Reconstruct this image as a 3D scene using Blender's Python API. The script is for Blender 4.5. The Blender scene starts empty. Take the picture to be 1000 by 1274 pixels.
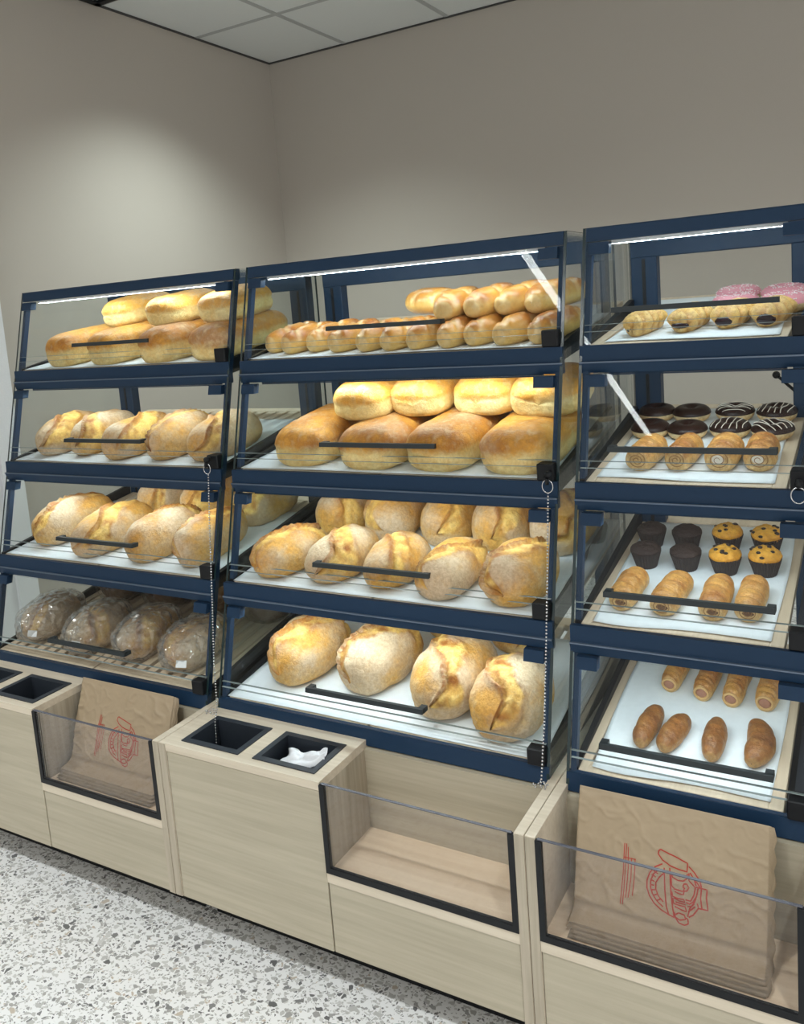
import bpy, bmesh, math, random
from math import sin, cos, pi, sqrt, atan
from mathutils import Vector, Matrix, noise

scene = bpy.context.scene
col = scene.collection

# ------------------------------------------------------------------ camera
def rot_cam(yaw, pitch, roll):
    return (Matrix.Rotation(yaw, 3, 'Z') @ Matrix.Rotation(pitch, 3, 'X') @ Matrix.Rotation(roll, 3, 'Y'))
cam_data = bpy.data.cameras.new('camera')
cam = bpy.data.objects.new('camera', cam_data)
col.objects.link(cam)
_r = rot_cam(0.5197, -0.1327, 0.0752)
_rx, _fw, _up = _r.col[0], _r.col[1], _r.col[2]
_m = Matrix((_rx, _up, -_fw)).transposed().to_4x4()
_m.translation = Vector((1.4092, -1.2572, 1.4023))
cam.matrix_world = _m
cam_data.sensor_fit = 'HORIZONTAL'
cam_data.sensor_width = 36.0
cam_data.lens = 36.0 * 1051.96 / 1000.0
cam_data.shift_y = -(637.0 - 524.89) / 1000.0
cam_data.clip_start = 0.02
scene.camera = cam

# ------------------------------------------------------------------ world, exposure
world = bpy.data.worlds.new('shop_light'); scene.world = world
world.use_nodes = True
_bg = world.node_tree.nodes['Background']
_bg.inputs[0].default_value = (1.0, 0.97, 0.93, 1)      # the rest of the bright shop behind the camera
_bg.inputs[1].default_value = 0.80
vs = scene.view_settings
vs.view_transform = 'Standard'; vs.look = 'None'; vs.gamma = 1.0; vs.use_curve_mapping = False
vs.exposure = 0.25
scene.cycles.transparent_max_bounces = 40
scene.cycles.max_bounces = 10

# ------------------------------------------------------------------ measures (metres)
XL, YB, ZC = -1.5507, 2.7323, 2.8044          # left wall, back wall, ceiling
TA, TB = 0.5078, 0.5952                       # first ceiling grid lines from the corner
W, WR, G = 0.8708, 0.4623, 0.0197             # wide module, narrow module, half joint
ZT, ZB, ZF, XD = 0.4828, 0.1092, 0.2884, 0.4369
YS = [0.4461, 0.3831, 0.3133, 0.2421, 0.1839]
ZS = [1.5346, 1.3028, 1.0409, 0.7761, 0.5063]
SL = 0.14                                     # trays rise to the back
TILT = atan(SL)
LEAN = 0.255
YBK = 0.80                                    # back of the cases
def lean(z): return 0.1839 + LEAN * (z - 0.5063)

SPOT_POWER = 57.0
LED_STRENGTH = 33.0
LINE_STRENGTH = 33.0

# ------------------------------------------------------------------ lamps of the room
def spot(name, loc, power, angle, blend, radius=0.05, rgb=(.86, .98, .95)):
    l = bpy.data.lights.new(name, 'SPOT'); l.energy = power; l.spot_size = math.radians(angle)
    l.spot_blend = blend; l.shadow_soft_size = radius; l.color = rgb
    o = bpy.data.objects.new(name, l); col.objects.link(o); o.location = loc
    return o
DOWNLIGHTS = [(-0.85, 1.66, 1.6), (0.70, 1.62, .35), (2.50, 1.62, .6)]
FRONTLIGHTS = [(-1.25, -1.15, 1.0), (0.35, -1.15, 1.0), (1.95, -1.15, 1.0)]
for _x, _y, _p in FRONTLIGHTS:
    spot('downlight_lamp', (_x, _y, ZC - 0.03), 78.0 * _p, 84, 0.5, .06, (.95, 1, 1))
for _x, _y, _p in DOWNLIGHTS:
    spot('downlight_lamp', (_x, _y, ZC - 0.03), SPOT_POWER * _p, 124, 1.0)

# ------------------------------------------------------------------ helpers
def link(name, me, parent=None, loc=None):
    o = bpy.data.objects.new(name, me); col.objects.link(o)
    if parent: o.parent = parent
    if loc is not None: o.location = loc
    return o
def thing(name, label, cat, loc=(0, 0, 0), group=None):
    o = link(name, None, None, loc); o['label'] = label; o['category'] = cat
    if group: o['group'] = group
    o.empty_display_size = 0.05
    return o
def tag(o, label, cat, group=None):
    o['label'] = label; o['category'] = cat
    if group: o['group'] = group
    return o
def structure(o): o['kind'] = 'structure'; return o
def mesh(name, verts, faces, mats, smooth=False, idx=None):
    me = bpy.data.meshes.new(name); me.from_pydata([tuple(v) for v in verts], [], faces)
    for m in (mats if isinstance(mats, (list, tuple)) else [mats]): me.materials.append(m)
    if idx: me.polygons.foreach_set('material_index', idx)
    if smooth: me.polygons.foreach_set('use_smooth', [True] * len(me.polygons))
    me.update(); return me
def bevel_mesh(me, w, seg=1):
    bm = bmesh.new(); bm.from_mesh(me)
    bmesh.ops.bevel(bm, geom=list(bm.edges), offset=w, segments=seg, affect='EDGES', clamp_overlap=True)
    bm.to_mesh(me); bm.free(); return me
def box_mesh(name, x0, x1, y0, y1, z0, z1, m, bev=0):
    v = [(x, y, z) for x in (x0, x1) for y in (y0, y1) for z in (z0, z1)]
    f = [(0, 1, 3, 2), (4, 6, 7, 5), (0, 4, 5, 1), (2, 3, 7, 6), (0, 2, 6, 4), (1, 5, 7, 3)]
    me = mesh(name, v, f, m)
    if bev: bevel_mesh(me, bev)
    return me
def box(name, x0, x1, y0, y1, z0, z1, m, parent=None, bev=0):
    """box given in world measures; the object's origin stays at its parent's origin"""
    p = parent_origin(parent)
    return link(name, box_mesh(name, x0 - p.x, x1 - p.x, y0 - p.y, y1 - p.y, z0 - p.z, z1 - p.z, m, bev), parent)
def parent_origin(parent):
    p = Vector((0, 0, 0))
    while parent: p = p + parent.location; parent = parent.parent
    return p
def prism_mesh(name, prof, x0, x1, mats, edge_index=0, p=Vector((0, 0, 0))):
    n = len(prof)
    v = [(x0 - p.x, y - p.y, z - p.z) for y, z in prof] + [(x1 - p.x, y - p.y, z - p.z) for y, z in prof]
    f = [tuple(range(n)), tuple(range(2 * n - 1, n - 1, -1))]
    f += [(i, i + n, (i + 1) % n + n, (i + 1) % n) for i in range(n)]
    me = mesh(name, v, f, mats, idx=[0, 0] + [edge_index] * n)
    bm = bmesh.new(); bm.from_mesh(me); bmesh.ops.recalc_face_normals(bm, faces=bm.faces); bm.to_mesh(me); bm.free()
    return me
def prism(name, prof, x0, x1, mats, parent=None, edge_index=0):
    """profile in (y, z), run along x"""
    return link(name, prism_mesh(name, prof, x0, x1, mats, edge_index, parent_origin(parent)), parent)
def join_boxes(name, boxes, m, parent=None):
    p = parent_origin(parent); v = []; f = []
    for x0, x1, y0, y1, z0, z1 in boxes:
        b = len(v)
        v += [(x - p.x, y - p.y, z - p.z) for x in (x0, x1) for y in (y0, y1) for z in (z0, z1)]
        f += [tuple(b + i for i in q) for q in [(0, 1, 3, 2), (4, 6, 7, 5), (0, 4, 5, 1), (2, 3, 7, 6), (0, 2, 6, 4), (1, 5, 7, 3)]]
    return link(name, mesh(name, v, f, m), parent)
def tube_geo(pts, r, sides=8, closed=False):
    pts = [Vector(p) for p in pts]; v = []; f = []; n = len(pts); prev = None
    for i, p in enumerate(pts):
        a = pts[(i - 1) % n] if (closed or i > 0) else p
        b = pts[(i + 1) % n] if (closed or i < n - 1) else p
        t = (b - a).normalized()
        if prev is None: s = t.orthogonal().normalized()
        else: s = (prev - t * prev.dot(t)).normalized()
        prev = s; u = t.cross(s)
        rr = r[i] if isinstance(r, (list, tuple)) else r
        for k in range(sides):
            an = 2 * pi * k / sides
            v.append(p + (s * cos(an) + u * sin(an)) * rr)
    for i in range(n if closed else n - 1):
        j = (i + 1) % n
        for k in range(sides):
            k2 = (k + 1) % sides
            f.append((i * sides + k, i * sides + k2, j * sides + k2, j * sides + k))
    if not closed:
        f.append(tuple(reversed(range(sides)))); f.append(tuple((n - 1) * sides + k for k in range(sides)))
    return v, f
def merge(*geos):
    V = []; F = []
    for v, f in geos:
        b = len(V); V += list(v); F += [tuple(i + b for i in q) for q in f]
    return V, F
def sphere_geo(c, r, nu=8, nv=5, sc=(1, 1, 1)):
    v = [Vector((0, 0, -1))]; f = []
    for j in range(1, nv):
        ph = -pi / 2 + pi * j / nv
        for i in range(nu):
            a = 2 * pi * i / nu; v.append(Vector((cos(ph) * cos(a), cos(ph) * sin(a), sin(ph))))
    v.append(Vector((0, 0, 1)))
    for i in range(nu): f.append((0, 1 + (i + 1) % nu, 1 + i))
    for j in range(nv - 2):
        for i in range(nu):
            a = 1 + j * nu + i; b = 1 + j * nu + (i + 1) % nu; f.append((a, b, b + nu, a + nu))
    t = len(v) - 1; b0 = 1 + (nv - 2) * nu
    for i in range(nu): f.append((t, b0 + i, b0 + (i + 1) % nu))
    return [Vector((c[0] + p.x * r * sc[0], c[1] + p.y * r * sc[1], c[2] + p.z * r * sc[2])) for p in v], f

# ------------------------------------------------------------------ materials
def new_mat(name):
    m = bpy.data.materials.new(name); m.use_nodes = True
    nt = m.node_tree; b = nt.nodes['Principled BSDF']
    return m, nt, b
def simple(name, rgb, rough=.5, metal=0, spec=.5, bump=0, bscale=200):
    m, nt, b = new_mat(name)
    b.inputs['Base Color'].default_value = (*rgb, 1); b.inputs['Roughness'].default_value = rough
    b.inputs['Metallic'].default_value = metal; b.inputs['Specular IOR Level'].default_value = spec
    tc = nt.nodes.new('ShaderNodeTexCoord'); n = nt.nodes.new('ShaderNodeTexNoise'); n.inputs['Scale'].default_value = bscale
    nt.links.new(tc.outputs['Object'], n.inputs['Vector'])
    if bump:
        bp = nt.nodes.new('ShaderNodeBump'); bp.inputs['Strength'].default_value = bump; bp.inputs['Distance'].default_value = .002
        nt.links.new(n.outputs['Fac'], bp.inputs['Height']); nt.links.new(bp.outputs['Normal'], b.inputs['Normal'])
    # a very slight unevenness of colour
    mx = nt.nodes.new('ShaderNodeMixRGB'); mx.blend_type = 'MULTIPLY'; mx.inputs[1].default_value = (*rgb, 1)
    rp = nt.nodes.new('ShaderNodeValToRGB'); rp.color_ramp.elements[0].color = (.93, .93, .93, 1); rp.color_ramp.elements[1].color = (1.05, 1.05, 1.05, 1)
    nt.links.new(n.outputs['Fac'], rp.inputs[0]); nt.links.new(rp.outputs[0], mx.inputs[2]); mx.inputs[0].default_value = 1
    nt.links.new(mx.outputs[0], b.inputs['Base Color'])
    return m
def glass_mat(name, tint, refl=.9, base=.035, rough=.0, power=4.0, white_mix=0.0, crinkle=False):
    m = bpy.data.materials.new(name); m.use_nodes = True; nt = m.node_tree; nt.nodes.clear()
    out = nt.nodes.new('ShaderNodeOutputMaterial'); mix = nt.nodes.new('ShaderNodeMixShader')
    tr = nt.nodes.new('ShaderNodeBsdfTransparent'); tr.inputs[0].default_value = (*tint, 1)
    gl = nt.nodes.new('ShaderNodeBsdfGlossy'); gl.inputs['Roughness'].default_value = rough; gl.inputs[0].default_value = (1, 1, 1, 1)
    lw = nt.nodes.new('ShaderNodeLayerWeight'); lw.inputs[0].default_value = .5
    pw = nt.nodes.new('ShaderNodeMath'); pw.operation = 'POWER'; pw.inputs[1].default_value = power
    ma = nt.nodes.new('ShaderNodeMath'); ma.operation = 'MULTIPLY_ADD'; ma.inputs[1].default_value = refl; ma.inputs[2].default_value = base
    nt.links.new(lw.outputs['Facing'], pw.inputs[0]); nt.links.new(pw.outputs[0], ma.inputs[0])
    nt.links.new(ma.outputs[0], mix.inputs[0]); nt.links.new(tr.outputs[0], mix.inputs[1]); nt.links.new(gl.outputs[0], mix.inputs[2])
    last = mix
    if crinkle:
        tc = nt.nodes.new('ShaderNodeTexCoord'); nz = nt.nodes.new('ShaderNodeTexVoronoi'); nz.feature = 'DISTANCE_TO_EDGE'; nz.inputs['Scale'].default_value = 34
        nt.links.new(tc.outputs['Object'], nz.inputs['Vector']); bp = nt.nodes.new('ShaderNodeBump'); bp.inputs['Strength'].default_value = 1; bp.inputs['Distance'].default_value = .02
        nt.links.new(nz.outputs['Distance'], bp.inputs['Height']); nt.links.new(bp.outputs[0], gl.inputs['Normal']); nt.links.new(bp.outputs[0], lw.inputs['Normal'])
    if white_mix:
        df = nt.nodes.new('ShaderNodeBsdfDiffuse'); df.inputs[0].default_value = (.8, .8, .8, 1)  # even share of white diffuse mixed into the film
        m2 = nt.nodes.new('ShaderNodeMixShader'); m2.inputs[0].default_value = white_mix
        nt.links.new(mix.outputs[0], m2.inputs[1]); nt.links.new(df.outputs[0], m2.inputs[2]); last = m2
    nt.links.new(last.outputs[0], out.inputs[0])
    return m
def emit_mat(name, rgb, s):
    m = bpy.data.materials.new(name); m.use_nodes = True; nt = m.node_tree; nt.nodes.clear()
    out = nt.nodes.new('ShaderNodeOutputMaterial'); e = nt.nodes.new('ShaderNodeEmission')
    e.inputs[0].default_value = (*rgb, 1); e.inputs[1].default_value = s; nt.links.new(e.outputs[0], out.inputs[0]); return m
def wood_mat(name, a, b_, rough=.45, axis='X', scale=1.0):
    m, nt, b = new_mat(name)
    tc = nt.nodes.new('ShaderNodeTexCoord'); mp = nt.nodes.new('ShaderNodeMapping')
    s = {'X': (2.2, 60, 60), 'Y': (60, 2.2, 60), 'Z': (60, 60, 2.2)}[axis]
    mp.inputs['Scale'].default_value = tuple(q * scale for q in s)
    nt.links.new(tc.outputs['Object'], mp.inputs[0])
    n = nt.nodes.new('ShaderNodeTexNoise'); n.inputs['Scale'].default_value = 2.2; n.inputs['Detail'].default_value = 7; n.inputs['Roughness'].default_value = .62
    nt.links.new(mp.outputs[0], n.inputs['Vector'])
    n2 = nt.nodes.new('ShaderNodeTexNoise'); n2.inputs['Scale'].default_value = .55; n2.inputs['Detail'].default_value = 2
    nt.links.new(mp.outputs[0], n2.inputs['Vector'])
    ad = nt.nodes.new('ShaderNodeMath'); ad.operation = 'MULTIPLY_ADD'; ad.inputs[1].default_value = .55
    nt.links.new(n2.outputs['Fac'], ad.inputs[0]); sc = nt.nodes.new('ShaderNodeMath'); sc.operation = 'MULTIPLY'; sc.inputs[1].default_value = .5
    nt.links.new(n.outputs['Fac'], sc.inputs[0]); nt.links.new(sc.outputs[0], ad.inputs[2])
    rp = nt.nodes.new('ShaderNodeValToRGB'); rp.color_ramp.elements[0].position = .36; rp.color_ramp.elements[1].position = .66
    rp.color_ramp.elements[0].color = (*b_, 1); rp.color_ramp.elements[1].color = (*a, 1)
    nt.links.new(ad.outputs[0], rp.inputs[0]); nt.links.new(rp.outputs[0], b.inputs['Base Color'])
    b.inputs['Roughness'].default_value = rough
    return m
def wall_mat():
    m, nt, b = new_mat('wall_paint_greige')
    tc = nt.nodes.new('ShaderNodeTexCoord'); n = nt.nodes.new('ShaderNodeTexNoise'); n.inputs['Scale'].default_value = 160; n.inputs['Detail'].default_value = 4
    nt.links.new(tc.outputs['Object'], n.inputs['Vector'])
    bp = nt.nodes.new('ShaderNodeBump'); bp.inputs['Strength'].default_value = .06; bp.inputs['Distance'].default_value = .002
    nt.links.new(n.outputs['Fac'], bp.inputs['Height']); nt.links.new(bp.outputs[0], b.inputs['Normal'])
    b.inputs['Base Color'].default_value = (.47, .43, .38, 1); b.inputs['Roughness'].default_value = .8
    return m
def terrazzo_mat():
    m, nt, b = new_mat('terrazzo')
    L = nt.links.new
    tc = nt.nodes.new('ShaderNodeTexCoord'); base = None
    wob = nt.nodes.new('ShaderNodeTexNoise'); wob.inputs['Scale'].default_value = 55; L(tc.outputs['Object'], wob.inputs['Vector'])
    sb = nt.nodes.new('ShaderNodeVectorMath'); sb.operation = 'MULTIPLY_ADD'; sb.inputs[1].default_value = (.012, .012, .0); L(wob.outputs['Color'], sb.inputs[0]); L(tc.outputs['Object'], sb.inputs[2])
    prev = nt.nodes.new('ShaderNodeRGB'); prev.outputs[0].default_value = (.86, .86, .86, 1); prev = prev.outputs[0]
    for scale, thr, edge, dark in ((170, .66, .10, .35), (95, .68, .11, .0), (62, .74, .12, -.1)):
        mp = nt.nodes.new('ShaderNodeMapping'); mp.inputs['Scale'].default_value = (1, 1.25, .0); mp.inputs['Location'].default_value = (scale * .013, scale * .029, 0)
        L(sb.outputs[0], mp.inputs[0])
        v = nt.nodes.new('ShaderNodeTexVoronoi'); v.inputs['Scale'].default_value = scale; L(mp.outputs[0], v.inputs['Vector'])
        e = nt.nodes.new('ShaderNodeTexVoronoi'); e.feature = 'DISTANCE_TO_EDGE'; e.inputs['Scale'].default_value = scale; L(mp.outputs[0], e.inputs['Vector'])
        sp = nt.nodes.new('ShaderNodeSeparateColor'); L(v.outputs['Color'], sp.inputs[0])
        a = nt.nodes.new('ShaderNodeMath'); a.operation = 'GREATER_THAN'; a.inputs[1].default_value = thr; L(sp.outputs[0], a.inputs[0])
        g = nt.nodes.new('ShaderNodeMath'); g.operation = 'GREATER_THAN'; g.inputs[1].default_value = edge; L(e.outputs['Distance'], g.inputs[0])
        k = nt.nodes.new('ShaderNodeMath'); k.operation = 'MULTIPLY'; L(a.outputs[0], k.inputs[0]); L(g.outputs[0], k.inputs[1])
        rp = nt.nodes.new('ShaderNodeValToRGB'); cr = rp.color_ramp; cr.interpolation = 'CONSTANT'
        cols = [(0, (.14, .14, .14)), (.08, (.36, .355, .345)), (.30, (.22, .22, .22)), (.40, (.52, .515, .50)), (.66, (.40, .39, .37)), (.76, (.62, .615, .60)), (.96, (.55, .48, .40))]
        cr.elements[0].color = (*cols[0][1], 1); cr.elements[1].position = cols[1][0]; cr.elements[1].color = (*cols[1][1], 1)
        for ps, c in cols[2:]:
            q = cr.elements.new(ps); q.color = (*c, 1)
        L(sp.outputs[1], rp.inputs[0])
        mx = nt.nodes.new('ShaderNodeMixRGB'); L(k.outputs[0], mx.inputs[0]); L(prev, mx.inputs[1]); L(rp.outputs[0], mx.inputs[2]); prev = mx.outputs[0]
    L(prev, b.inputs['Base Color']); b.inputs['Roughness'].default_value = .38
    return m
def crust_mat(name, golden, brown, flour, pale, rough=.62, bump=.5, spec=.35, freck=.8):
    """colour 'crust' on the vertices: r = baked brown, g = flour dusting, b = pale torn crumb"""
    m, nt, b = new_mat(name); L = nt.links.new
    at = nt.nodes.new('ShaderNodeAttribute'); at.attribute_name = 'crust'
    sp = nt.nodes.new('ShaderNodeSeparateColor'); L(at.outputs['Color'], sp.inputs[0])
    tc = nt.nodes.new('ShaderNodeTexCoord')
    n = nt.nodes.new('ShaderNodeTexNoise'); n.inputs['Scale'].default_value = 55; n.inputs['Detail'].default_value = 6; n.inputs['Roughness'].default_value = .65
    L(tc.outputs['Object'], n.inputs['Vector'])
    n2 = nt.nodes.new('ShaderNodeTexNoise'); n2.inputs['Scale'].default_value = 240; n2.inputs['Detail'].default_value = 4
    L(tc.outputs['Object'], n2.inputs['Vector'])
    def mod(sock, amt):
        q = nt.nodes.new('ShaderNodeMath'); q.operation = 'MULTIPLY_ADD'; q.inputs[1].default_value = amt * 1.9; q.inputs[2].default_value = -amt * .95
        L(n.outputs['Fac'], q.inputs[0]); a = nt.nodes.new('ShaderNodeMath'); a.operation = 'ADD'; a.use_clamp = True
        L(q.outputs[0], a.inputs[0]); L(sock, a.inputs[1]); return a.outputs[0]
    def mix(f, a, c):
        x = nt.nodes.new('ShaderNodeMixRGB'); L(f, x.inputs[0])
        if isinstance(a, tuple): x.inputs[1].default_value = (*a, 1)
        else: L(a, x.inputs[1])
        x.inputs[2].default_value = (*c, 1); return x.outputs[0]
    c = mix(mod(sp.outputs[0], .9), golden, brown)
    c = mix(mod(sp.outputs[2], .7), c, pale)
    c = mix(mod(sp.outputs[1], .65), c, flour)
    # fine freckles and hairline cracks of the crust
    v = nt.nodes.new('ShaderNodeTexNoise'); v.inputs['Scale'].default_value = 130; v.inputs['Detail'].default_value = 8; v.inputs['Roughness'].default_value = .75
    L(tc.outputs['Object'], v.inputs['Vector'])
    fr = nt.nodes.new('ShaderNodeValToRGB'); fr.color_ramp.elements[0].position = .36; fr.color_ramp.elements[1].position = .60
    fr.color_ramp.elements[0].color = (.62, .52, .42, 1); fr.color_ramp.elements[1].color = (1.08, 1.06, 1.02, 1); L(v.outputs['Fac'], fr.inputs[0])
    mu = nt.nodes.new('ShaderNodeMixRGB'); mu.blend_type = 'MULTIPLY'; mu.inputs[0].default_value = freck; L(c, mu.inputs[1]); L(fr.outputs[0], mu.inputs[2]); c = mu.outputs[0]
    L(c, b.inputs['Base Color']); b.inputs['Roughness'].default_value = rough; b.inputs['Specular IOR Level'].default_value = spec
    ad = nt.nodes.new('ShaderNodeMath'); ad.operation = 'MULTIPLY_ADD'; ad.inputs[1].default_value = .35
    L(n2.outputs['Fac'], ad.inputs[0]); L(n.outputs['Fac'], ad.inputs[2])
    bp = nt.nodes.new('ShaderNodeBump'); bp.inputs['Strength'].default_value = bump; bp.inputs['Distance'].default_value = .004
    L(ad.outputs[0], bp.inputs['Height']); L(bp.outputs[0], b.inputs['Normal'])
    return m

M = {}
M['wall'] = wall_mat(); M['floor'] = terrazzo_mat()
M['tile'] = simple('ceiling_tile_white', (.72, .74, .73), .9, bump=.3, bscale=400)
M['grid'] = simple('ceiling_grid_grey', (.42, .43, .43), .6)
M['shadowgap'] = simple('ceiling_trim_dark', (.05, .05, .05), .6)
M['white'] = simple('white_lacquer', (.75, .76, .78), .5)
M['handle'] = simple('slate_handle', (.018, .026, .030), .5)
M['navy'] = simple('navy_powder_coat', (.011, .034, .076), .45, .05, .25)
M['navy_highlight'] = simple('navy_rib_highlight', (.13, .17, .23), .3, .4, .5)  # paler copy of the navy: the ridge highlight is painted in
M['black'] = simple('black_plastic', (.006, .007, .009), .5, 0, .3)
M['char'] = simple('charcoal_plastic', (.022, .028, .038), .5)
M['steel'] = simple('steel_beads', (.65, .65, .66), .25, 1)
M['clear'] = glass_mat('clear_glass', (.975, .985, .982), .75, .008, 0, 4.5)
M['clear_side'] = glass_mat('side_glass', (.945, .965, .96), .75, .018, 0, 4.5)
M['bay_glass'] = glass_mat('bay_glass', (.925, .915, .92), .6, .025, .0, 4)
M['edge'] = simple('glass_edge_green', (.012, .028, .030), .15)
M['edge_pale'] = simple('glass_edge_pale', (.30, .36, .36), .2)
M['edge_dark'] = simple('bay_glass_edge', (.10, .10, .12), .2)
M['oak'] = wood_mat('light_oak_laminate', (.48, .43, .325), (.385, .34, .25), .5)
M['oak_top'] = wood_mat('light_oak_top', (.66, .58, .46), (.54, .46, .35), .5)
M['oak_floor_lit'] = wood_mat('oak_shelf_lit', (.88, .72, .52), (.78, .61, .42), .5)  # brighter oak: light falling into the bay is part of the colour
M['oak_edge'] = wood_mat('oak_edge_band', (.46, .40, .31), (.30, .26, .19), .5, 'Z')
M['beech'] = wood_mat('beech_tray', (.68, .56, .42), (.56, .45, .32), .55, 'Y')
M['paper'] = simple('baking_paper', (.76, .815, .85), .7, bump=.12, bscale=60)  # bluish tint carries the cool light of the LED strips
M['led'] = emit_mat('led_strip', (.80, .94, 1.0), LED_STRENGTH)
M['led_off'] = simple('led_strip_off', (.5, .5, .48), .4)
M['line'] = emit_mat('line_lamp', (.96, 1.0, .99), LINE_STRENGTH)
M['lamp'] = emit_mat('downlight_glow', (1, .97, .92), 6)
M['kraft'] = simple('kraft_paper', (.37, .285, .185), .55, bump=.9, bscale=38)
M['red'] = simple('red_print', (.40, .035, .022), .6)
M['plastic'] = glass_mat('plastic_wrap', (.90, .90, .89), .8, .12, .14, 2.2, .10, True)
M['plastic_thin'] = glass_mat('plastic_wrap_thin', (.90, .90, .89), .5, .05, .14, 2.6, .015, True)
M['label'] = simple('white_sticker', (.85, .86, .88), .5)
M['film'] = simple('white_plastic_film', (.85, .87, .9), .35)
M['rustic'] = crust_mat('rustic_crust', (.66, .35, .075), (.30, .095, .014), (.62, .48, .32), (.84, .58, .17), .62, 1.0, .35, .6)
M['tin'] = crust_mat('tin_loaf_crust', (.68, .34, .055), (.34, .11, .014), (.66, .50, .30), (.86, .70, .32), .55, .8, .35, .45)
M['dark'] = crust_mat('shaded_crust', (.16, .075, .03), (.07, .025, .010), (.26, .17, .10), (.2, .1, .045))  # shade at the back of the unlit shelf, put into the crust colour
M['glazed'] = crust_mat('glazed_bun_crust', (.66, .31, .045), (.36, .10, .010), (.80, .60, .30), (.82, .56, .18), .33, .25, .5, .35)
M['puff'] = crust_mat('puff_pastry', (.60, .32, .085), (.34, .125, .025), (.72, .52, .25), (.76, .56, .26), .42, .9, .5)
M['bun'] = crust_mat('brown_bun_crust', (.30, .125, .03), (.15, .05, .012), (.46, .29, .12), (.44, .24, .07), .42, .9, .5, 1.0)
M['danish'] = crust_mat('danish_pastry', (.70, .43, .11), (.42, .18, .03), (.80, .60, .30), (.80, .60, .24), .45, .9, .5)
M['dough'] = crust_mat('doughnut_dough', (.76, .50, .20), (.60, .32, .10), (.84, .68, .42), (.86, .70, .42), .6, .2)
M['choc'] = simple('chocolate_icing', (.024, .008, .005), .38, 0, .3, bump=.15, bscale=120)
M['pink'] = simple('pink_icing', (.72, .30, .36), .45, bump=.15, bscale=120)
M['sprinkle'] = simple('white_sprinkles', (.85, .78, .78), .5)
M['drizzle'] = simple('white_icing_lines', (.80, .74, .64), .45)
M['liner'] = simple('brown_paper_case', (.028, .016, .013), .6)
M['chocmuf'] = simple('chocolate_muffin_crumb', (.030, .015, .011), .75, bump=.9, bscale=220)
M['yelmuf'] = crust_mat('vanilla_muffin_crumb', (.70, .33, .03), (.52, .20, .015), (.76, .44, .08), (.80, .48, .09), .6, .5)
M['chip'] = simple('chocolate_chip', (.02, .009, .006), .4)
M['filling'] = simple('berry_filling', (.018, .004, .008), .25)
M['nutfill'] = simple('nut_filling', (.16, .075, .03), .5)
M['sausage'] = simple('sausage', (.33, .15, .09), .45)
M['rim'] = simple('baked_pastry_rim', (.55, .33, .13), .5)
M['layer'] = simple('browned_layer', (.34, .17, .06), .5)

# ------------------------------------------------------------------ the room
XR, YF = 4.6, -5.2
structure(box('floor', XL, XR, YF, YB, -0.05, 0, M['floor']))
structure(box('wall_left', XL - .1, XL, YF, YB + .1, -0.05, ZC + .1, M['wall']))
structure(box('wall_back', XL, XR, YB, YB + .1, -0.05, ZC + .1, M['wall']))
ceil = structure(box('ceiling', XL, XR, YF, YB, ZC + .012, ZC + .1, M['tile']))
xl = [XL]; x = XL + TA
while x < XR - .05: xl.append(x); x += .6
xl.append(XR)
yl = [YB]; y = YB - TB
while y > YF + .05: yl.append(y); y -= .6
yl.append(YF)
tile_me = box_mesh('ceiling_tile', -.5, .5, -.5, .5, 0, .012, M['tile'])
for i in range(len(xl) - 1):
    for j in range(len(yl) - 1):
        if i == 0 and j == 2: continue                    # here sits the black framed grille
        t = link('ceiling_tile', tile_me, ceil, ((xl[i] + xl[i + 1]) / 2, (yl[j] + yl[j + 1]) / 2, ZC))
        t.scale = (abs(xl[i + 1] - xl[i]) - .022, abs(yl[j] - yl[j + 1]) - .022, 1)
for x in xl[1:-1]: box('grid_bar', x - .012, x + .012, YF, YB, ZC - .003, ZC + .012, M['grid'], ceil)
for y in yl[1:-1]: box('grid_bar', XL, XR, y - .012, y + .012, ZC - .0028, ZC + .012, M['grid'], ceil)
structure(box('trim_1', XL, XL + .014, YF, YB, ZC - .006, ZC - .001, M['shadowgap']))
structure(box('trim_2', XL, XR, YB - .014, YB, ZC - .006, ZC - .001, M['shadowgap']))
gr = thing('ceiling_grille', 'pale square ceiling grille with a black frame beside the wall', 'grille', ((xl[0] + xl[1]) / 2, (yl[2] + yl[3]) / 2, ZC))
gx, gy = (xl[0] + xl[1]) / 2, (yl[2] + yl[3]) / 2
hx, hy = (xl[1] - xl[0]) / 2 - .012, .288
join_boxes('frame', [(gx - hx, gx + hx, gy + hy - .03, gy + hy, ZC - .012, ZC + .01), (gx - hx, gx + hx, gy - hy, gy - hy + .03, ZC - .012, ZC + .01),
                     (gx - hx, gx - hx + .03, gy - hy, gy + hy, ZC - .012, ZC + .01), (gx + hx - .03, gx + hx, gy - hy, gy + hy, ZC - .012, ZC + .01)], M['black'], gr)
box('panel', gx - hx + .03, gx + hx - .03, gy - hy + .03, gy + hy - .03, ZC, ZC + .01, M['tile'], gr)
for q in range(8):
    yy = gy - hy + .06 + q * .062
    box('louvre', gx - hx + .03, gx + hx - .03, yy, yy + .03, ZC - .006, ZC, M['grid'], gr)
# white door in the wall beside the first case
dr = structure(box('door_1', XL, XL + .035, -.12, .745, 0, 2.05, M['white'], None))
structure(join_boxes('trim_3', [(XL, XL + .05, .745, .833, 0, 2.13), (XL, XL + .05, -.20, -.12, 0, 2.13), (XL, XL + .05, -.12, .745, 2.05, 2.13)], M['white']))
v, f = tube_geo([(XL + .035, -.05, 1.02), (XL + .085, -.05, 1.02), (XL + .085, .06, 1.02)], .009, 10)
link('door_handle', mesh('door_handle', v, f, M['steel'], True), dr)

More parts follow.
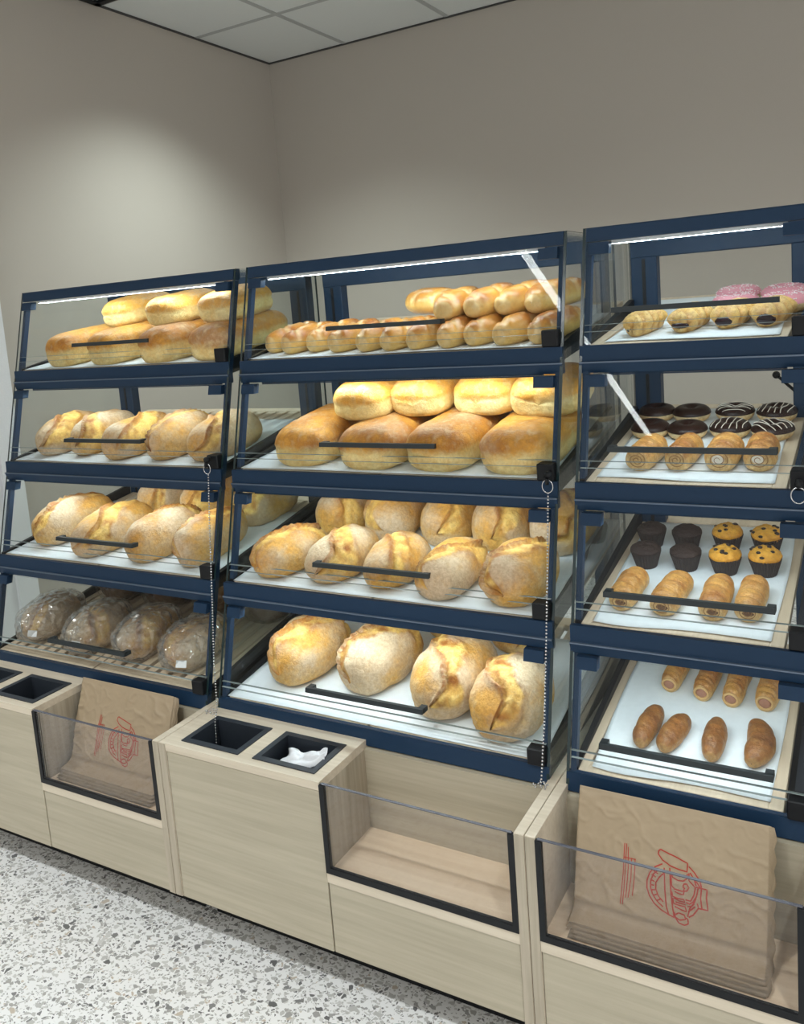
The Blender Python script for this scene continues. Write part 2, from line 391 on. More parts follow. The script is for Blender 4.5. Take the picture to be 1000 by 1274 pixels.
# ceiling lamps
def line_lamp(x, y0, y1, label):
    t = thing('linear_lamp', label, 'ceiling lamp', (x, (y0 + y1) / 2, ZC))
    join_boxes('housing', [(x - .034, x - .026, y0, y1, ZC - .05, ZC), (x + .026, x + .034, y0, y1, ZC - .05, ZC), (x - .026, x + .026, y0, y0 + .01, ZC - .05, ZC), (x - .026, x + .026, y1 - .01, y1, ZC - .05, ZC)], M['grid'], t)
    box('diffuser', x - .026, x + .026, y0 + .01, y1 - .01, ZC - .045, ZC - .03, M['line'], t)
line_lamp(-.147, -4.4, -1.15, 'long slim ceiling lamp that is mirrored in the glass fronts')
line_lamp(2.35, -4.4, -1.15, 'long slim ceiling lamp beyond the narrow pastry case')
for i, (x, y, p_) in enumerate(DOWNLIGHTS + FRONTLIGHTS):
    t = thing('downlight', ['round ceiling downlight near the corner of the walls', 'round ceiling downlight behind the middle case', 'round ceiling downlight behind the narrow pastry case', 'round ceiling downlight over the floor near the white door', 'round ceiling downlight over the floor before the middle case', 'round ceiling downlight over the floor before the pastry case'][i], 'downlight', (x, y, ZC), 'ceiling downlights')
    n = 24; vv = []; ff = []
    for r_, z_ in ((.062, -.001), (.062, -.012), (.05, -.012), (.046, -.002)):
        vv += [(r_ * cos(2 * pi * k / n), r_ * sin(2 * pi * k / n), z_) for k in range(n)]
    for q in range(3):
        ff += [(q * n + k, q * n + (k + 1) % n, (q + 1) * n + (k + 1) % n, (q + 1) * n + k) for k in range(n)]
    link('trim_ring', mesh('trim_ring', vv, ff, M['white'], True), t)
    vv = [(.046 * cos(2 * pi * k / n), .046 * sin(2 * pi * k / n), -.003) for k in range(n)]
    link('lens', mesh('lens', vv, [tuple(reversed(range(n)))], M['lamp']), t)

# ------------------------------------------------------------------ base cabinets
def base_cabinet(x0, x1, bins, label):
    t = thing('base_cabinet', label, 'cabinet', ((x0 + x1) / 2, .4, 0))
    a, b = x0 + .0008, x1 - .0008
    for s0, s1 in ((a, x0 + G), (x1 - G, b)):
        box('side_panel', s0, s1, 0, YBK, ZB, ZT, [M['oak_top']], t, .0008)
        box('edge_band', s0 + .0005, s1 - .0005, -.0012, 0, ZB + .001, ZT - .0015, M['oak_edge'], t)
    xb = x0 + XD if bins else x0 + G                         # where the bag bay starts
    box('bottom_panel', x0 + G, x1 - G, .02, YBK, ZB, ZB + .018, M['oak'], t)
    box('plinth', x0 + .02, x1 - .02, .10, YBK - .05, 0.001, ZB, M['black'], t)
    box('back_panel', xb, x1 - G, .170, .1835, ZB + .02, ZT - .016, M['oak'], t)
    box('case_support', x0 + G, x1 - G, .188, YBK, ZT - .03, ZT - .012, M['char'], t)
    if bins:
        box('bin_door', x0 + G + .0012, xb - .0015, .0015, .018, ZB, ZT - .0195, M['oak'], t, .0008)
        box('bay_divider', xb - .018, xb, .019, .186, ZB + .02, ZT - .018, M['oak_edge'], t)
        h = [(x0 + .048, x0 + .211), (x0 + .250, x0 + .411)]; y0, y1 = .022, .143
        join_boxes('bin_top', [(x0 + G, xb, 0, y0 + .004, ZT - .018, ZT), (x0 + G, xb, y1 - .004, .182, ZT - .018, ZT),
                               (x0 + G, h[0][0] + .004, y0 + .004, y1 - .004, ZT - .018, ZT), (h[0][1] - .004, h[1][0] + .004, y0 + .004, y1 - .004, ZT - .018, ZT),
                               (h[1][1] - .004, xb, y0 + .004, y1 - .004, ZT - .018, ZT)], M['oak_top'], t)
        for p0, p1 in h:
            fl = .014; zz = ZT + .0025
            bi = join_boxes('bin_insert', [(p0, p1, y0, y0 + fl, ZT - .01, zz), (p0, p1, y1 - fl, y1, ZT - .01, zz), (p0, p0 + fl, y0 + fl, y1 - fl, ZT - .01, zz), (p1 - fl, p1, y0 + fl, y1 - fl, ZT - .01, zz),
                                           (p0 + fl - .002, p1 - fl + .002, y0 + fl - .002, y0 + fl, ZT - .20, ZT - .01), (p0 + fl - .002, p1 - fl + .002, y1 - fl, y1 - fl + .002, ZT - .20, ZT - .01),
                                           (p0 + fl - .002, p0 + fl, y0 + fl, y1 - fl, ZT - .20, ZT - .01), (p1 - fl, p1 - fl + .002, y0 + fl, y1 - fl, ZT - .20, ZT - .01),
                                           (p0 + fl - .002, p1 - fl + .002, y0 + fl - .002, y1 - fl + .002, ZT - .202, ZT - .2)], M['char'], t)
            bi['label'] = 'charcoal plastic bin insert'
    # the open bay for paper bags behind a low pane
    x2 = x1 - G
    box('bay_ledge', xb, x2, .0, .004, ZF - .022, ZF - .0005, M['oak_top'], t)
    box('bay_floor', xb, x2, .0041, .170, ZF - .022, ZF - .004, M['oak_floor_lit'], t)
    box('front_panel', xb + .001, x2 - .001, .0025, .018, ZB, ZF - .0235, M['oak'], t, .0008)
    fr = join_boxes('pane_frame', [(xb, xb + .0115, -.002, .0065, ZF, ZT - .004), (x2 - .0115, x2, -.002, .0065, ZF, ZT - .004), (xb + .0115, x2 - .0115, -.002, .0065, ZF, ZF + .0125)], M['black'], t)
    prism('glass_pane', [(.0, ZF + .01), (.0, ZT - .003), (.005, ZT - .003), (.005, ZF + .01)], xb + .004, x2 - .004, [M['bay_glass'], M['edge_dark']], t, 0)
    box('pane_edge', xb + .004, x2 - .004, -.0002, .0052, ZT - .003, ZT - .0012, M['edge_dark'], t)
    return t
base_cabinet(-W, 0, True, 'light oak base cabinet with bag bay standing nearest the white door')
base_cabinet(0, W, True, 'light oak base cabinet with two bins and an empty glass-fronted bay')
base_cabinet(W, W + WR, False, 'narrow light oak base cabinet holding bags under the pastry case')

# ------------------------------------------------------------------ glass display cases
def sloped_pane(name, x0, x1, z0, z1, t_, mats, parent, edge):
    return prism(name, [(lean(z0), z0), (lean(z1), z1), (lean(z1) + t_, z1), (lean(z0) + t_, z0)], x0, x1, mats, parent, edge)
def led(x0, x1, y, z, lit, front, parent):
    p = parent_origin(parent)
    me = box_mesh('led_strip', x0 - p.x, x1 - p.x, y - p.y, y + .012 - p.y, z - .007 - p.z, z - p.z, [M['navy'], M['led'] if lit else M['led_off']])
    for i in (3, 4): me.polygons[i].material_index = 1
    if front: me.materials.append(M['label']); me.polygons[2].material_index = 2
    return link('led_strip', me, parent)
def display_case(x0, x1, lit, label, rod=False):
    t = thing('display_case', label, 'display case', ((x0 + x1) / 2, .5, ZT))
    a, b = x0 + G, x1 - G
    side = [(lean(ZT) + .001, ZT + .0005), (lean(ZS[0]), ZS[0]), (YBK - .002, ZS[0]), (YBK - .002, ZT + .0005)]
    for s in (a - .003, b - .003):
        prism('side_glass', side, s, s + .006, [M['clear_side'], M['edge']], t, 1)
    for s in (a + .0035, b - .0145):
        prism('front_post', [(lean(ZT) + .007, ZT + .001), (lean(ZS[0] - .03) + .007, ZS[0] - .03), (lean(ZS[0] - .03) + .022, ZS[0] - .03), (lean(ZT) + .022, ZT + .001)], s, s + .011, M['navy'], t)
    for s in (a + .010, b - .070):
        box('back_post', s, s + .06, YBK - .04, YBK - .006, ZT + .001, ZS[0] - .002, M['navy'], t, .002)
        box('post_channel', s + .026, s + .034, YBK - .0412, YBK - .04, ZT + .02, ZS[0] - .06, M['black'], t)
    box('back_beam', a + .01, b - .01, YBK - .042, YBK - .012, 1.478, ZS[0] - .003, M['navy'], t, .002)
    box('roof_glass', a + .004, b - .004, YS[0] + .022, YBK - .045, ZS[0] - .008, ZS[0] - .002, M['clear'], t)
    y, z = YS[0], ZS[0]
    prism('header', [(y, z), (y - .003, z - .003), (y - .007, z - .028), (y + .016, z - .028), (y + .022, z - .022), (y + .022, z)], a + .004, b - .004, M['navy'], t)
    led(a + .05, b - .05, y + .012, z - .028, lit[0], True, t)
    for k in range(1, 5):
        y, z = YS[k], ZS[k]
        if k < 4:
            prism('shelf_front', [(y, z), (y - .0015, z - .030), (y - .0065, z - .0345), (y - .001, z - .054), (y + .010, z - .054), (y + .012, z - .05), (y + .012, z)], a - .002, b + .002, [M['navy']], t)
            box('rib', a - .002, b + .002, y - .0082, y - .002, z - .0345, z - .0318, M['navy_highlight'], t)  # ridge strip in the painted highlight colour
            led(a + .05, b - .05, y + .016, z - .054, lit[k], False, t)
        else:
            prism('shelf_front', [(y - .001, z), (y - .005, z - .036), (y + .010, z - .036), (y + .012, z)], a - .002, b + .002, M['navy'], t)
        for s in (a + .0045, b - .0165):                     # side rails that carry the trays
            prism('shelf_rail', [(y + .0125, z - .030), (y + .0125, z + .004), (YBK - .045, z + SL * (YBK - y) + .022), (YBK - .045, z + SL * (YBK - y) - .045)], s, s + .012, M['black'], t)
        # the two bearers under the tray
        for s in (a + .0166, b - .0376):
            prism('tray_bearer', [(y + .0125, z - .034), (y + .0125, z - .0215), (YBK - .05, z - .0215 + SL * (YBK - .05 - y)), (YBK - .05, z - .034 + SL * (YBK - .05 - y))], s, s + .021, M['char'], t)
        hh = .028 if k == 1 else .054
        zt = ZS[k - 1] - hh - .002
        door = sloped_pane('glass_door', a + .006, b - .006, z + .040, zt, .005, [M['clear'], M['clear']], t, 0)
        # light caught along its lower rim, put in as a pale colour
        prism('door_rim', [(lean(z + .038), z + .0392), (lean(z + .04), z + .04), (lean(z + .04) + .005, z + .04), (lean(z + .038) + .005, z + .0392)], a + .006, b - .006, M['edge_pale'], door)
        sloped_pane('glass_lip', a + .006, b - .006, z + .001, z + .026, .005, [M['clear']], t, 0)
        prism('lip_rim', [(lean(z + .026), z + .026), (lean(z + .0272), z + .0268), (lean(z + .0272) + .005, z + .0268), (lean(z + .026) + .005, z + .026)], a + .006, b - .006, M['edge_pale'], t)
        # handle
        xm = (a + b) / 2 if x1 - x0 > .6 else (a + b) / 2 + .002; zh = z + .066; yh = lean(zh)
        bar = prism('handle', [(yh - .024, zh - .0045), (yh - .022, zh + .0055), (yh - .0135, zh + .0055), (yh - .0155, zh - .0045)], xm - .149, xm + .149, M['handle'], door)
        for s in (-1, 1):
            xx = xm + s * .142
            box('handle_foot', xx - .007, xx + .007, yh - .016, yh + .001, zh - .005, zh + .0055, M['handle'], door)
        for h0, h1 in ((a + .012, a + .052), (b - .056, b - .014)):
            prism('hinge', [(lean(zt) - .007, zt - .001), (lean(zt) + .012, zt - .001), (lean(zt - .024) + .012, zt - .024), (lean(zt - .024) - .007, zt - .024)], h0, h1, M['navy'], door)
        box('latch', b - .040, b - .005, lean(z) - .008, lean(z) + .03, z + .0008, z + .035, M['black'], t, .002)
    if rod:
        v, f = tube_geo([(1.207, .79, 1.194), (1.30, .79, 1.103)], .0035, 8)
        v2, f2 = sphere_geo((1.207, .79, 1.194), .0085, 12, 8)
        link('stay_rod', mesh('stay_rod', [Vector(q) - parent_origin(t) for q in merge((v, f), (v2, f2))[0]], merge((v, f), (v2, f2))[1], M['black'], True), t)['label'] = 'black rod with ball end'
    return t
display_case(-W, 0, (1, 1, 1, 0), 'wide navy-framed glass display case of loaves standing nearest the white door')
display_case(0, W, (1, 1, 1, 1), 'wide navy-framed glass display case of loaves between the other two cases')
display_case(W, W + WR, (1, 1, 1, 1), 'narrow navy-framed glass display case filled with doughnuts and pastries', True)

# ------------------------------------------------------------------ trays and baking paper
ROTX = Matrix.Rotation(TILT, 3, 'X')
def on_tray(k, x, d, off=0.0):
    """point on the tray plane of shelf k, d metres behind the shelf front"""
    return Vector((x, YS[k] + d, ZS[k] + SL * d)) + Vector((0, -sin(TILT), cos(TILT))) * off
def seat(o, k, x, d, rz=0.0, off=0.0):
    o.location = on_tray(k, x, d, off)
    o.rotation_euler = (ROTX @ Matrix.Rotation(rz, 3, 'Z')).to_euler()
    return o
TD = .555
rail_me = box_mesh('tray_rail', 0, .024, 0, TD, -.020, -.0015, M['beech'], .001)
slat_me = box_mesh('tray_slat', 0, .0275, .034, TD - .034, -.016, -.0025, M['beech'], .001)
def tray(k, x0, x1, label, group=None):
    t = thing('wooden_tray', label, 'tray', (0, 0, 0), group); seat(t, k, x0, .0135)
    w = x1 - x0
    for s in (0, w - .024): link('side_rail', rail_me, t, (s, 0, 0))
    for s in (0, TD - .034): link('end_rail', box_mesh('end_rail', .024, w - .024, s, s + .034, -.020, -.0015, M['beech'], .001), t)
    n = int((w - .048) // .041); st = (w - .048) / n
    for i in range(n): link('slat', slat_me, t, (.024 + st * i + (st - .0275) / 2, 0, 0))
    return t
CASE = ['door-side case', 'middle case', 'narrow pastry case']
LEVEL = [None, 'top shelf', 'second shelf', 'third shelf', 'bottom shelf']
for ci, X0 in ((0, -W), (1, 0.0)):
    for k in range(1, 5):
        for q0, q1, sd in ((.040, .432, 'door-side'), (.438, .831, 'latch-side')):
            tray(k, X0 + q0, X0 + q1, '%s slatted beech tray on the %s of the %s' % (sd, LEVEL[k], CASE[ci]), 'trays on the %s of the %s' % (LEVEL[k], CASE[ci]))
for k in range(1, 5): tray(k, W + .0295, W + .395, 'slatted beech tray on the %s of the narrow pastry case' % LEVEL[k])

def paper(k, x0, x1, d0, d1, label, seed, wave=.006, curl=0.0, skew=0.0):
    nx, ny = 40, 26; rnd = random.Random(seed); ph = [rnd.random() * 6 for _ in range(6)]
    top = []; 
    for j in range(ny + 1):
        for i in range(nx + 1):
            s, t_ = i / nx, j / ny
            fr = wave * (sin(3.1 * s * 2 + ph[0]) * .6 + sin(9 * s + ph[1]) * .25) * (1 - t_)
            xx = (x1 - x0) * s + .003 * sin(5 * t_ + ph[2]) * (1 if s > .5 else -1) * abs(s - .5) * 2 + skew * t_
            yy = (d1 - d0) * t_ + fr
            zz = .0006 + .0012 * max(0, sin(7 * s + ph[3])) * (1 - t_) ** 6 + .0004 * sin(23 * t_ + ph[4])**2
            if curl: zz += curl * max(0, t_ - .82) / .18 * max(0, 1 - abs(s - .10) * 4)
            top.append(Vector((xx, yy, max(zz, .0004))))
    v = top + [p - Vector((0, 0, .0006)) for p in top]; n1 = (nx + 1) * (ny + 1); f = []
    for j in range(ny):
        for i in range(nx):
            q = j * (nx + 1) + i; f.append((q, q + 1, q + nx + 2, q + nx + 1)); f.append((n1 + q, n1 + q + nx + 1, n1 + q + nx + 2, n1 + q + 1))
    rim = [i for i in range(nx + 1)] + [(j + 1) * (nx + 1) + nx for j in range(ny)] + [ny * (nx + 1) + i for i in range(nx - 1, -1, -1)] + [j * (nx + 1) for j in range(ny - 1, 0, -1)]
    for q in range(len(rim)):
        a, b = rim[q], rim[(q + 1) % len(rim)]; f.append((b, a, a + n1, b + n1))
    o = link('baking_paper', mesh('baking_paper', v, f, M['paper'], True)); seat(o, k, x0, d0)
    return tag(o, label, 'paper')
for k in (1, 2, 3): paper(k, -W + .043, -.042, .016, .44, 'white baking paper on the %s of the %s' % (LEVEL[k], CASE[0]), 10 + k, .001)
for k in (1, 2, 3, 4): paper(k, .036, W - .040, .0145, .46, 'white baking paper on the %s of the %s' % (LEVEL[k], CASE[1]), 20 + k, .001, .05 if k == 4 else 0)
for k, q0, q1, d0 in ((1, .935, 1.250, .022), (2, .925, 1.243, .030), (3, .925, 1.247, .025), (4, .927, 1.247, .028)):
    paper(k, q0, q1, d0, .52, 'white baking paper on the %s of the narrow pastry case' % LEVEL[k], 30 + k, .009)

# ------------------------------------------------------------------ bread and pastry
def sstep(a, b, x):
    t = min(1, max(0, (x - a) / (b - a))); return t * t * (3 - 2 * t)
def set_crust(me, cols):
    at = me.color_attributes.new('crust', 'FLOAT_COLOR', 'POINT')
    at.data.foreach_set('color', [c for q in cols for c in (q[0], q[1], q[2], 1.0)])
def body_geo(w, h, L, p, q, nu=40, nv=30, lowf=.40, bend=0, flat_front=False):
    """loaf-like body: rows along y (front = -y), flat bottom at z = 0; returns verts, faces and (a, c, s) for each vertex"""
    V = []; P = []; F = []
    for i in range(nu + 1):
        a = -cos(pi * i / nu)
        e = max(0.0, 1 - abs(a) ** p) ** (1 / p)
        if flat_front and a < 0: e = max(e, sstep(-1.0, -.93, a) * .9 + (0 if i == 0 else .05)) if i else 0
        for j in range(nv):
            th = 2 * pi * j / nv
            c, s = cos(th), sin(th)
            cx = math.copysign(abs(c) ** (2 / q), c); cz = math.copysign(abs(s) ** (2 / q), s)
            zc = lowf * h
            z = zc + (h - zc) * (e ** .9) * cz if cz > 0 else zc + 1.25 * zc * (e ** .6) * cz
            V.append(Vector((w / 2 * e * cx + bend * w * (a * a - .3), L / 2 * a, max(0.0, z)))); P.append((a, c, s))
    for i in range(nu):
        for j in range(nv):
            j2 = (j + 1) % nv
            F.append((i * nv + j, i * nv + j2, (i + 1) * nv + j2, (i + 1) * nv + j))
    return V, F, P
def make_loaf(kind, w, h, L, seed):
    r = random.Random(seed); off = Vector((r.uniform(0, 50), r.uniform(0, 50), r.uniform(0, 50)))
    if kind == 'tin':
        V, F, P = body_geo(w, h, L, 4.2, 2.9, lowf=.36, bend=r.uniform(-.02, .02), nu=60, nv=52)
    elif kind == 'tin2':
        V, F, P = body_geo(w, h, L, 3.4, 2.7, lowf=.34, bend=r.uniform(-.02, .02), nu=60, nv=52)
    else:
        V, F, P = body_geo(w, h, L, r.uniform(2.15, 2.6), 2.25, lowf=.36, bend=r.uniform(-.05, .05), nu=76, nv=60)
    cols = []; phi = r.uniform(.35, .85) * r.choice((1, 1, -1)); offs = r.uniform(-.3, .1); yaw = r.uniform(-.3, .3)
    bw = r.uniform(.30, .62); tan = r.uniform(.35, 1.0); dust = r.uniform(.10, .50)
    for i, p in enumerate(V):
        a, c, s = P[i]
        n1 = noise.noise(p * 9 + off); n2 = noise.noise(p * 24 + off); n3 = noise.noise(p * 60 + off)
        d = Vector((p.x / w, p.y / L, (p.z - h * .35) / h)); dn = d.normalized() if d.length > 1e-6 else Vector((0, 0, 1))
        up = max(0, s)
        if kind in ('tin', 'tin2'):
            amp = n1 * .03 * w + n2 * .010 * w
            top = sstep(.32, .62, p.z / h + .12 * n1 + .05 * n2)
            seam = math.exp(-((p.z / h - .46 - .08 * n1) / .045) ** 2) * (1 if p.z > 0.02 * h else 0)
            amp += -.028 * w * seam * (.6 + n2) + .018 * w * top
            wr = 1 - 2 * abs(noise.noise(Vector((p.x * 50, p.y * 22, p.z * 50)) + off * 2)); amp += .006 * w * wr * top + .006 * w * n3
            brown = top * (.40 + .75 * n1 + .4 * n2 + .25 * wr) if kind == 'tin' else top * (.12 + .6 * n1 + .3 * n2) * sstep(.45, .95, p.z / h)
            pale = (1 - top) * (.85 + .3 * n2) + seam * .3
            flour = top * sstep(.1, .6, n1 + .4 * n2) * (.4 if kind == 'tin' else .1)
        else:
            n4 = noise.noise(p * 130 + off)
            wr = 1 - 2 * abs(noise.noise(Vector((p.x * 70, p.y * 26, p.z * 70)) + off * 2))       # fine wrinkles of the skin
            amp = n1 * .050 * w + n2 * .022 * w + n3 * .008 * w + n4 * .003 * w
            sd = c * cos(phi) + a * 1.25 * sin(phi) + .30 * n1 + .16 * n2
            x_ = sd - offs; m_ = sstep(-.25, .25, s)
            burst = sstep(-.02, .03, x_) * (1 - sstep(bw - .06, bw + .06, x_)) * m_
            lip = math.exp(-((x_ + .07) / .07) ** 2) * m_; cut = math.exp(-((x_ - .03) / .045) ** 2) * m_
            lip2 = math.exp(-((x_ - bw - .06) / .08) ** 2) * m_
            amp += .060 * w * lip - .075 * w * cut + .030 * w * lip2 + burst * w * (.03 * abs(n2) + .016 * n3 + .02) + (1 - burst) * .006 * w * wr
            brown = lip * (.85 + .9 * n2) + lip2 * (.55 + .8 * n2) + burst * (.22 + 1.1 * n2 + .6 * n1) + up * tan * (.45 + 1.0 * n1 + .3 * n2) + .10 * wr
            flour = (1 - burst) * (dust - .08 + 1.5 * n1 + .5 * n2 + .15 * wr) + .40 * sstep(.3, .85, -a) * (1 - burst)
            flour *= (1 - .8 * lip)
            pale = burst * (.45 + .8 * n3 - .4 * n2) + .30 * (1 - up)
            if kind == 'dark': brown += .15; flour *= .6  # adds to the shade painted into the rear loaves
        if p.z <= 1e-5: amp = min(amp, 0) * .3
        q = p + dn * amp
        if p.z <= 1e-5: q.z = 0
        V[i] = Vector((q.x, q.y, max(0, q.z)))
        cols.append((min(1, max(0, brown)), min(1, max(0, flour)), min(1, max(0, pale))))
    me = mesh('loaf', V, F, M['tin' if kind in ('tin', 'tin2') else ('dark' if kind == 'dark' else 'rustic')], True)
    set_crust(me, cols); return me
GROUPS = {}
def put_loaf(name, kind, k, x, d, w, h, L, rz, seed, label, group, zo=0.0):
    o = link(name, make_loaf(kind, w, h, L, seed)); dd = d + L / 2 * .97
    seat(o, k, x, dd, rz, zo + .0008); return tag(o, label, 'bread', group)
R_ = random.Random(4)
def rr(a): return R_.uniform(-a, a)

ORD = ['first', 'second', 'third', 'fourth', 'fifth', 'sixth', 'seventh', 'eighth', 'ninth', 'tenth', 'eleventh']
# case nearest the door ------------------------------------------------
for i, (x, d, w) in enumerate([(-.685, .028, .140), (-.500, .024, .142), (-.292, .016, .145), (-.100, .014, .150)]):
    put_loaf('tin_loaf', 'tin', 1, x + .004, d, w, .090, .29, rr(.08), 100 + i, 'brown-topped loaf under others, top shelf of the door-side case, %s from the white door' % ORD[i], 'lower loaves on the top shelf of the door-side case')
for i, (x, d, w) in enumerate([(-.565, .165, .155), (-.335, .115, .160), (-.135, .095, .158)]):
    put_loaf('white_loaf', 'tin2', 1, x + .022, d - .02, w, .078, .21, rr(.1), 110 + i, 'pale golden loaf stacked on browner loaves, door-side case, %s from the white door' % ORD[i], 'upper loaves on the top shelf of the door-side case', .088)
for i, (x, d, w) in enumerate([(-.735, .040, .125), (-.593, .048, .122), (-.425, .022, .130), (-.268, .026, .130), (-.112, .030, .138)]):
    put_loaf('rustic_loaf', 'rustic', 2, x, d, w, .098, .23, rr(.10), 120 + i, 'floury country loaf, second shelf of the door-side case, %s from the white door' % ORD[i], 'country loaves on the second shelf of the door-side case')
for i, (x, d, w, L, rz) in enumerate([(-.712, .058, .145, .25, -.32), (-.505, .020, .145, .26, -.15), (-.300, .030, .130, .24, -.08), (-.140, .036, .125, .24, .05)]):
    put_loaf('rustic_loaf', 'rustic', 3, x, d, w, .108, L, rz, 130 + i, 'split-topped loaf in front, third shelf of the door-side case, %s from the white door' % ORD[i], 'front country loaves on the third shelf of the door-side case')
for i, (x, d, w) in enumerate([(-.540, .300, .145), (-.360, .295, .145), (-.165, .300, .15)]):
    put_loaf('rustic_loaf', 'rustic', 3, x + .01, d, w, .118, .22, rr(.15), 140 + i, 'half hidden rear loaf, third shelf of the door-side case, %s from the white door' % ORD[i], 'rear country loaves on the third shelf of the door-side case')
def bagged(k, x, d, w, h, L, rz, seed, kind, label, group, sticker):
    t = thing('wrapped_loaf', label, 'bread', (0, 0, 0), group); seat(t, k, x, d + L / 2, rz, .0008)
    link('loaf', make_loaf(kind, w, h, L, seed), t)
    V, F, P = body_geo(w * 1.12, h * 1.1, L * 1.16, 2.4, 2.4, lowf=.36, nu=44, nv=32); off = Vector((seed * 1.7, 3, 9))
    for i, p in enumerate(V):
        n = noise.noise(p * 26 + off) + .6 * noise.noise(p * 70 + off); rid = 1 - abs(noise.noise(p * 38 + off * 2)) * 2
        dn = Vector((p.x / w, p.y / L * .4, (p.z - h * .4) / h)); dn = dn.normalized() if dn.length > 1e-6 else Vector((0, 0, 1))
        q = p + dn * (n * .004 + rid * .0035); V[i] = Vector((q.x, q.y, max(.0002, q.z)))
    link('plastic_bag', mesh('plastic_bag', V, F, M['plastic' if kind == 'rustic' else 'plastic_thin'], True), t)
    if sticker:
        s = box_mesh('price_sticker', -.014, .014, -.0004, .0004, -.009, .009, M['label'])
        o = link('price_sticker', s, t, (sticker[0] * w, -L * .5 * 1.16 * .93 - .002, h * sticker[1])); o.rotation_euler = (-.5, .1, sticker[0] * 1.2)
for i, (x, d, w, st) in enumerate([(-.775, .040, .135, (.22, .42)), (-.556, .028, .140, (.1, .45)), (-.372, .040, .130, None), (-.190, .034, .135, (.25, .40))]):
    bagged(4, x + .01, d + .02, w, .092, .19, rr(.12), 150 + i, 'rustic', 'plastic-wrapped loaf in front, bottom shelf of the door-side case, %s from the white door' % ORD[i], 'front wrapped loaves on the bottom shelf', st)
for i, (x, d, w) in enumerate([(-.70, .32, .155), (-.50, .32, .155), (-.30, .325, .155), (-.115, .325, .145)]):
    bagged(4, x, d, w, .135, .20, rr(.1), 160 + i, 'dark', 'shade-dark plastic-wrapped rear loaf, bottom shelf of the door-side case, %s from the white door' % ORD[i], 'rear wrapped loaves on the bottom shelf', None)

# middle case -----------------------------------------------------------
for i, (x, d, w) in enumerate([(.205, .034, .168), (.402, .020, .172), (.585, .024, .170), (.762, .022, .170)]):
    put_loaf('tin_loaf', 'tin', 2, x - .012, d, w, .092, .29, rr(.08), 200 + i, 'large brown-topped lower loaf, second shelf of the middle case, %s from the door-side case' % ORD[i], 'lower loaves on the second shelf of the middle case')
for i, (x, d, w) in enumerate([(.325, .130, .162), (.468, .165, .158), (.632, .172, .168), (.778, .155, .160)]):
    put_loaf('white_loaf', 'tin2', 2, x + .002, d - .02, w, .084, .20, rr(.08), 210 + i, 'pale golden upper loaf, second shelf of the middle case, %s from the door-side case' % ORD[i], 'upper loaves on the second shelf of the middle case', .090)
for i, (x, d, w, rz) in enumerate([(.158, .024, .140, -.14), (.312, .032, .135, -.1), (.462, .028, .130, -.04), (.606, .018, .128, -.06), (.768, .020, .150, .05)]):
    put_loaf('rustic_loaf', 'rustic', 3, x - .020, d, w, .090 + .012 * (i == 4), .205, rz, 220 + i, 'floury loaf in front, third shelf of the middle case, %s from the door-side case' % ORD[i], 'front loaves on the third shelf of the middle case')
for i, (x, d, w) in enumerate([(.168, .275, .140), (.322, .275, .145), (.480, .272, .145), (.630, .265, .150), (.775, .275, .135)]):
    put_loaf('rustic_loaf', 'rustic', 3, x - .012, d, w, .115, .20, rr(.12), 230 + i, 'browned rear loaf, third shelf of the middle case, %s from the door-side case' % ORD[i], 'rear loaves on the third shelf of the middle case')
for i, (x, d, w, h, L, rz) in enumerate([(.190, .072, .160, .122, .24, -.06), (.385, .095, .165, .118, .23, -.12), (.598, .056, .165, .124, .24, -.04), (.752, .026, .165, .118, .22, .0)]):
    put_loaf('rustic_loaf', 'rustic', 4, x - .022, d, w, h, L, rz, 240 + i, 'big sourdough loaf in front, bottom shelf of the middle case, %s from the door-side case' % ORD[i], 'front loaves on the bottom shelf of the middle case')
for i, (x, d, w) in enumerate([(.290, .36, .14), (.47, .36, .14), (.66, .34, .15)]):
    put_loaf('rustic_loaf', 'rustic', 4, x - .02, d, w, .09, .17, rr(.2), 250 + i, 'loaf behind the sourdoughs, bottom shelf of the middle case, %s from the door-side case' % ORD[i], 'rear loaves on the bottom shelf of the middle case')
# soft glazed finger rolls on the top shelf
def make_roll(w, h, L, seed, twist=1.0):
    r = random.Random(seed); off = Vector((r.uniform(0, 50), 7, r.uniform(0, 50))); bend = r.uniform(-.12, .12)
    V, F, P = body_geo(w, h, L, 2.7, 2.15, nu=44, nv=26, lowf=.38, bend=bend); cols = []
    for i, p in enumerate(V):
        a, c, s = P[i]; n1 = noise.noise(p * 20 + off); n2 = noise.noise(p * 50 + off)
        band = sin((a * 2.6 + c * .45 * twist) * pi + seed)           # soft spiral folds of the shaped roll
        groove = sstep(.62, 1, band) * sstep(-.1, .4, s)
        dn = Vector((c, 0, max(.0, s))); amp = .03 * w * n1 - .055 * w * groove
        q = p + dn * amp; V[i] = Vector((q.x, q.y, max(0, q.z if p.z > 1e-5 else 0)))
        top = sstep(.25, .9, p.z / h + .15 * n1)
        cols.append((min(1, max(0, top * (.55 + .8 * n1) + .1 * groove)), min(1, max(0, .5 * groove + (.55 if abs(a) > .93 else 0))), min(1, max(0, 1 - top * 1.15 + .2 * n2))))
    me = mesh('roll', V, F, M['glazed'], True); set_crust(me, cols); return me
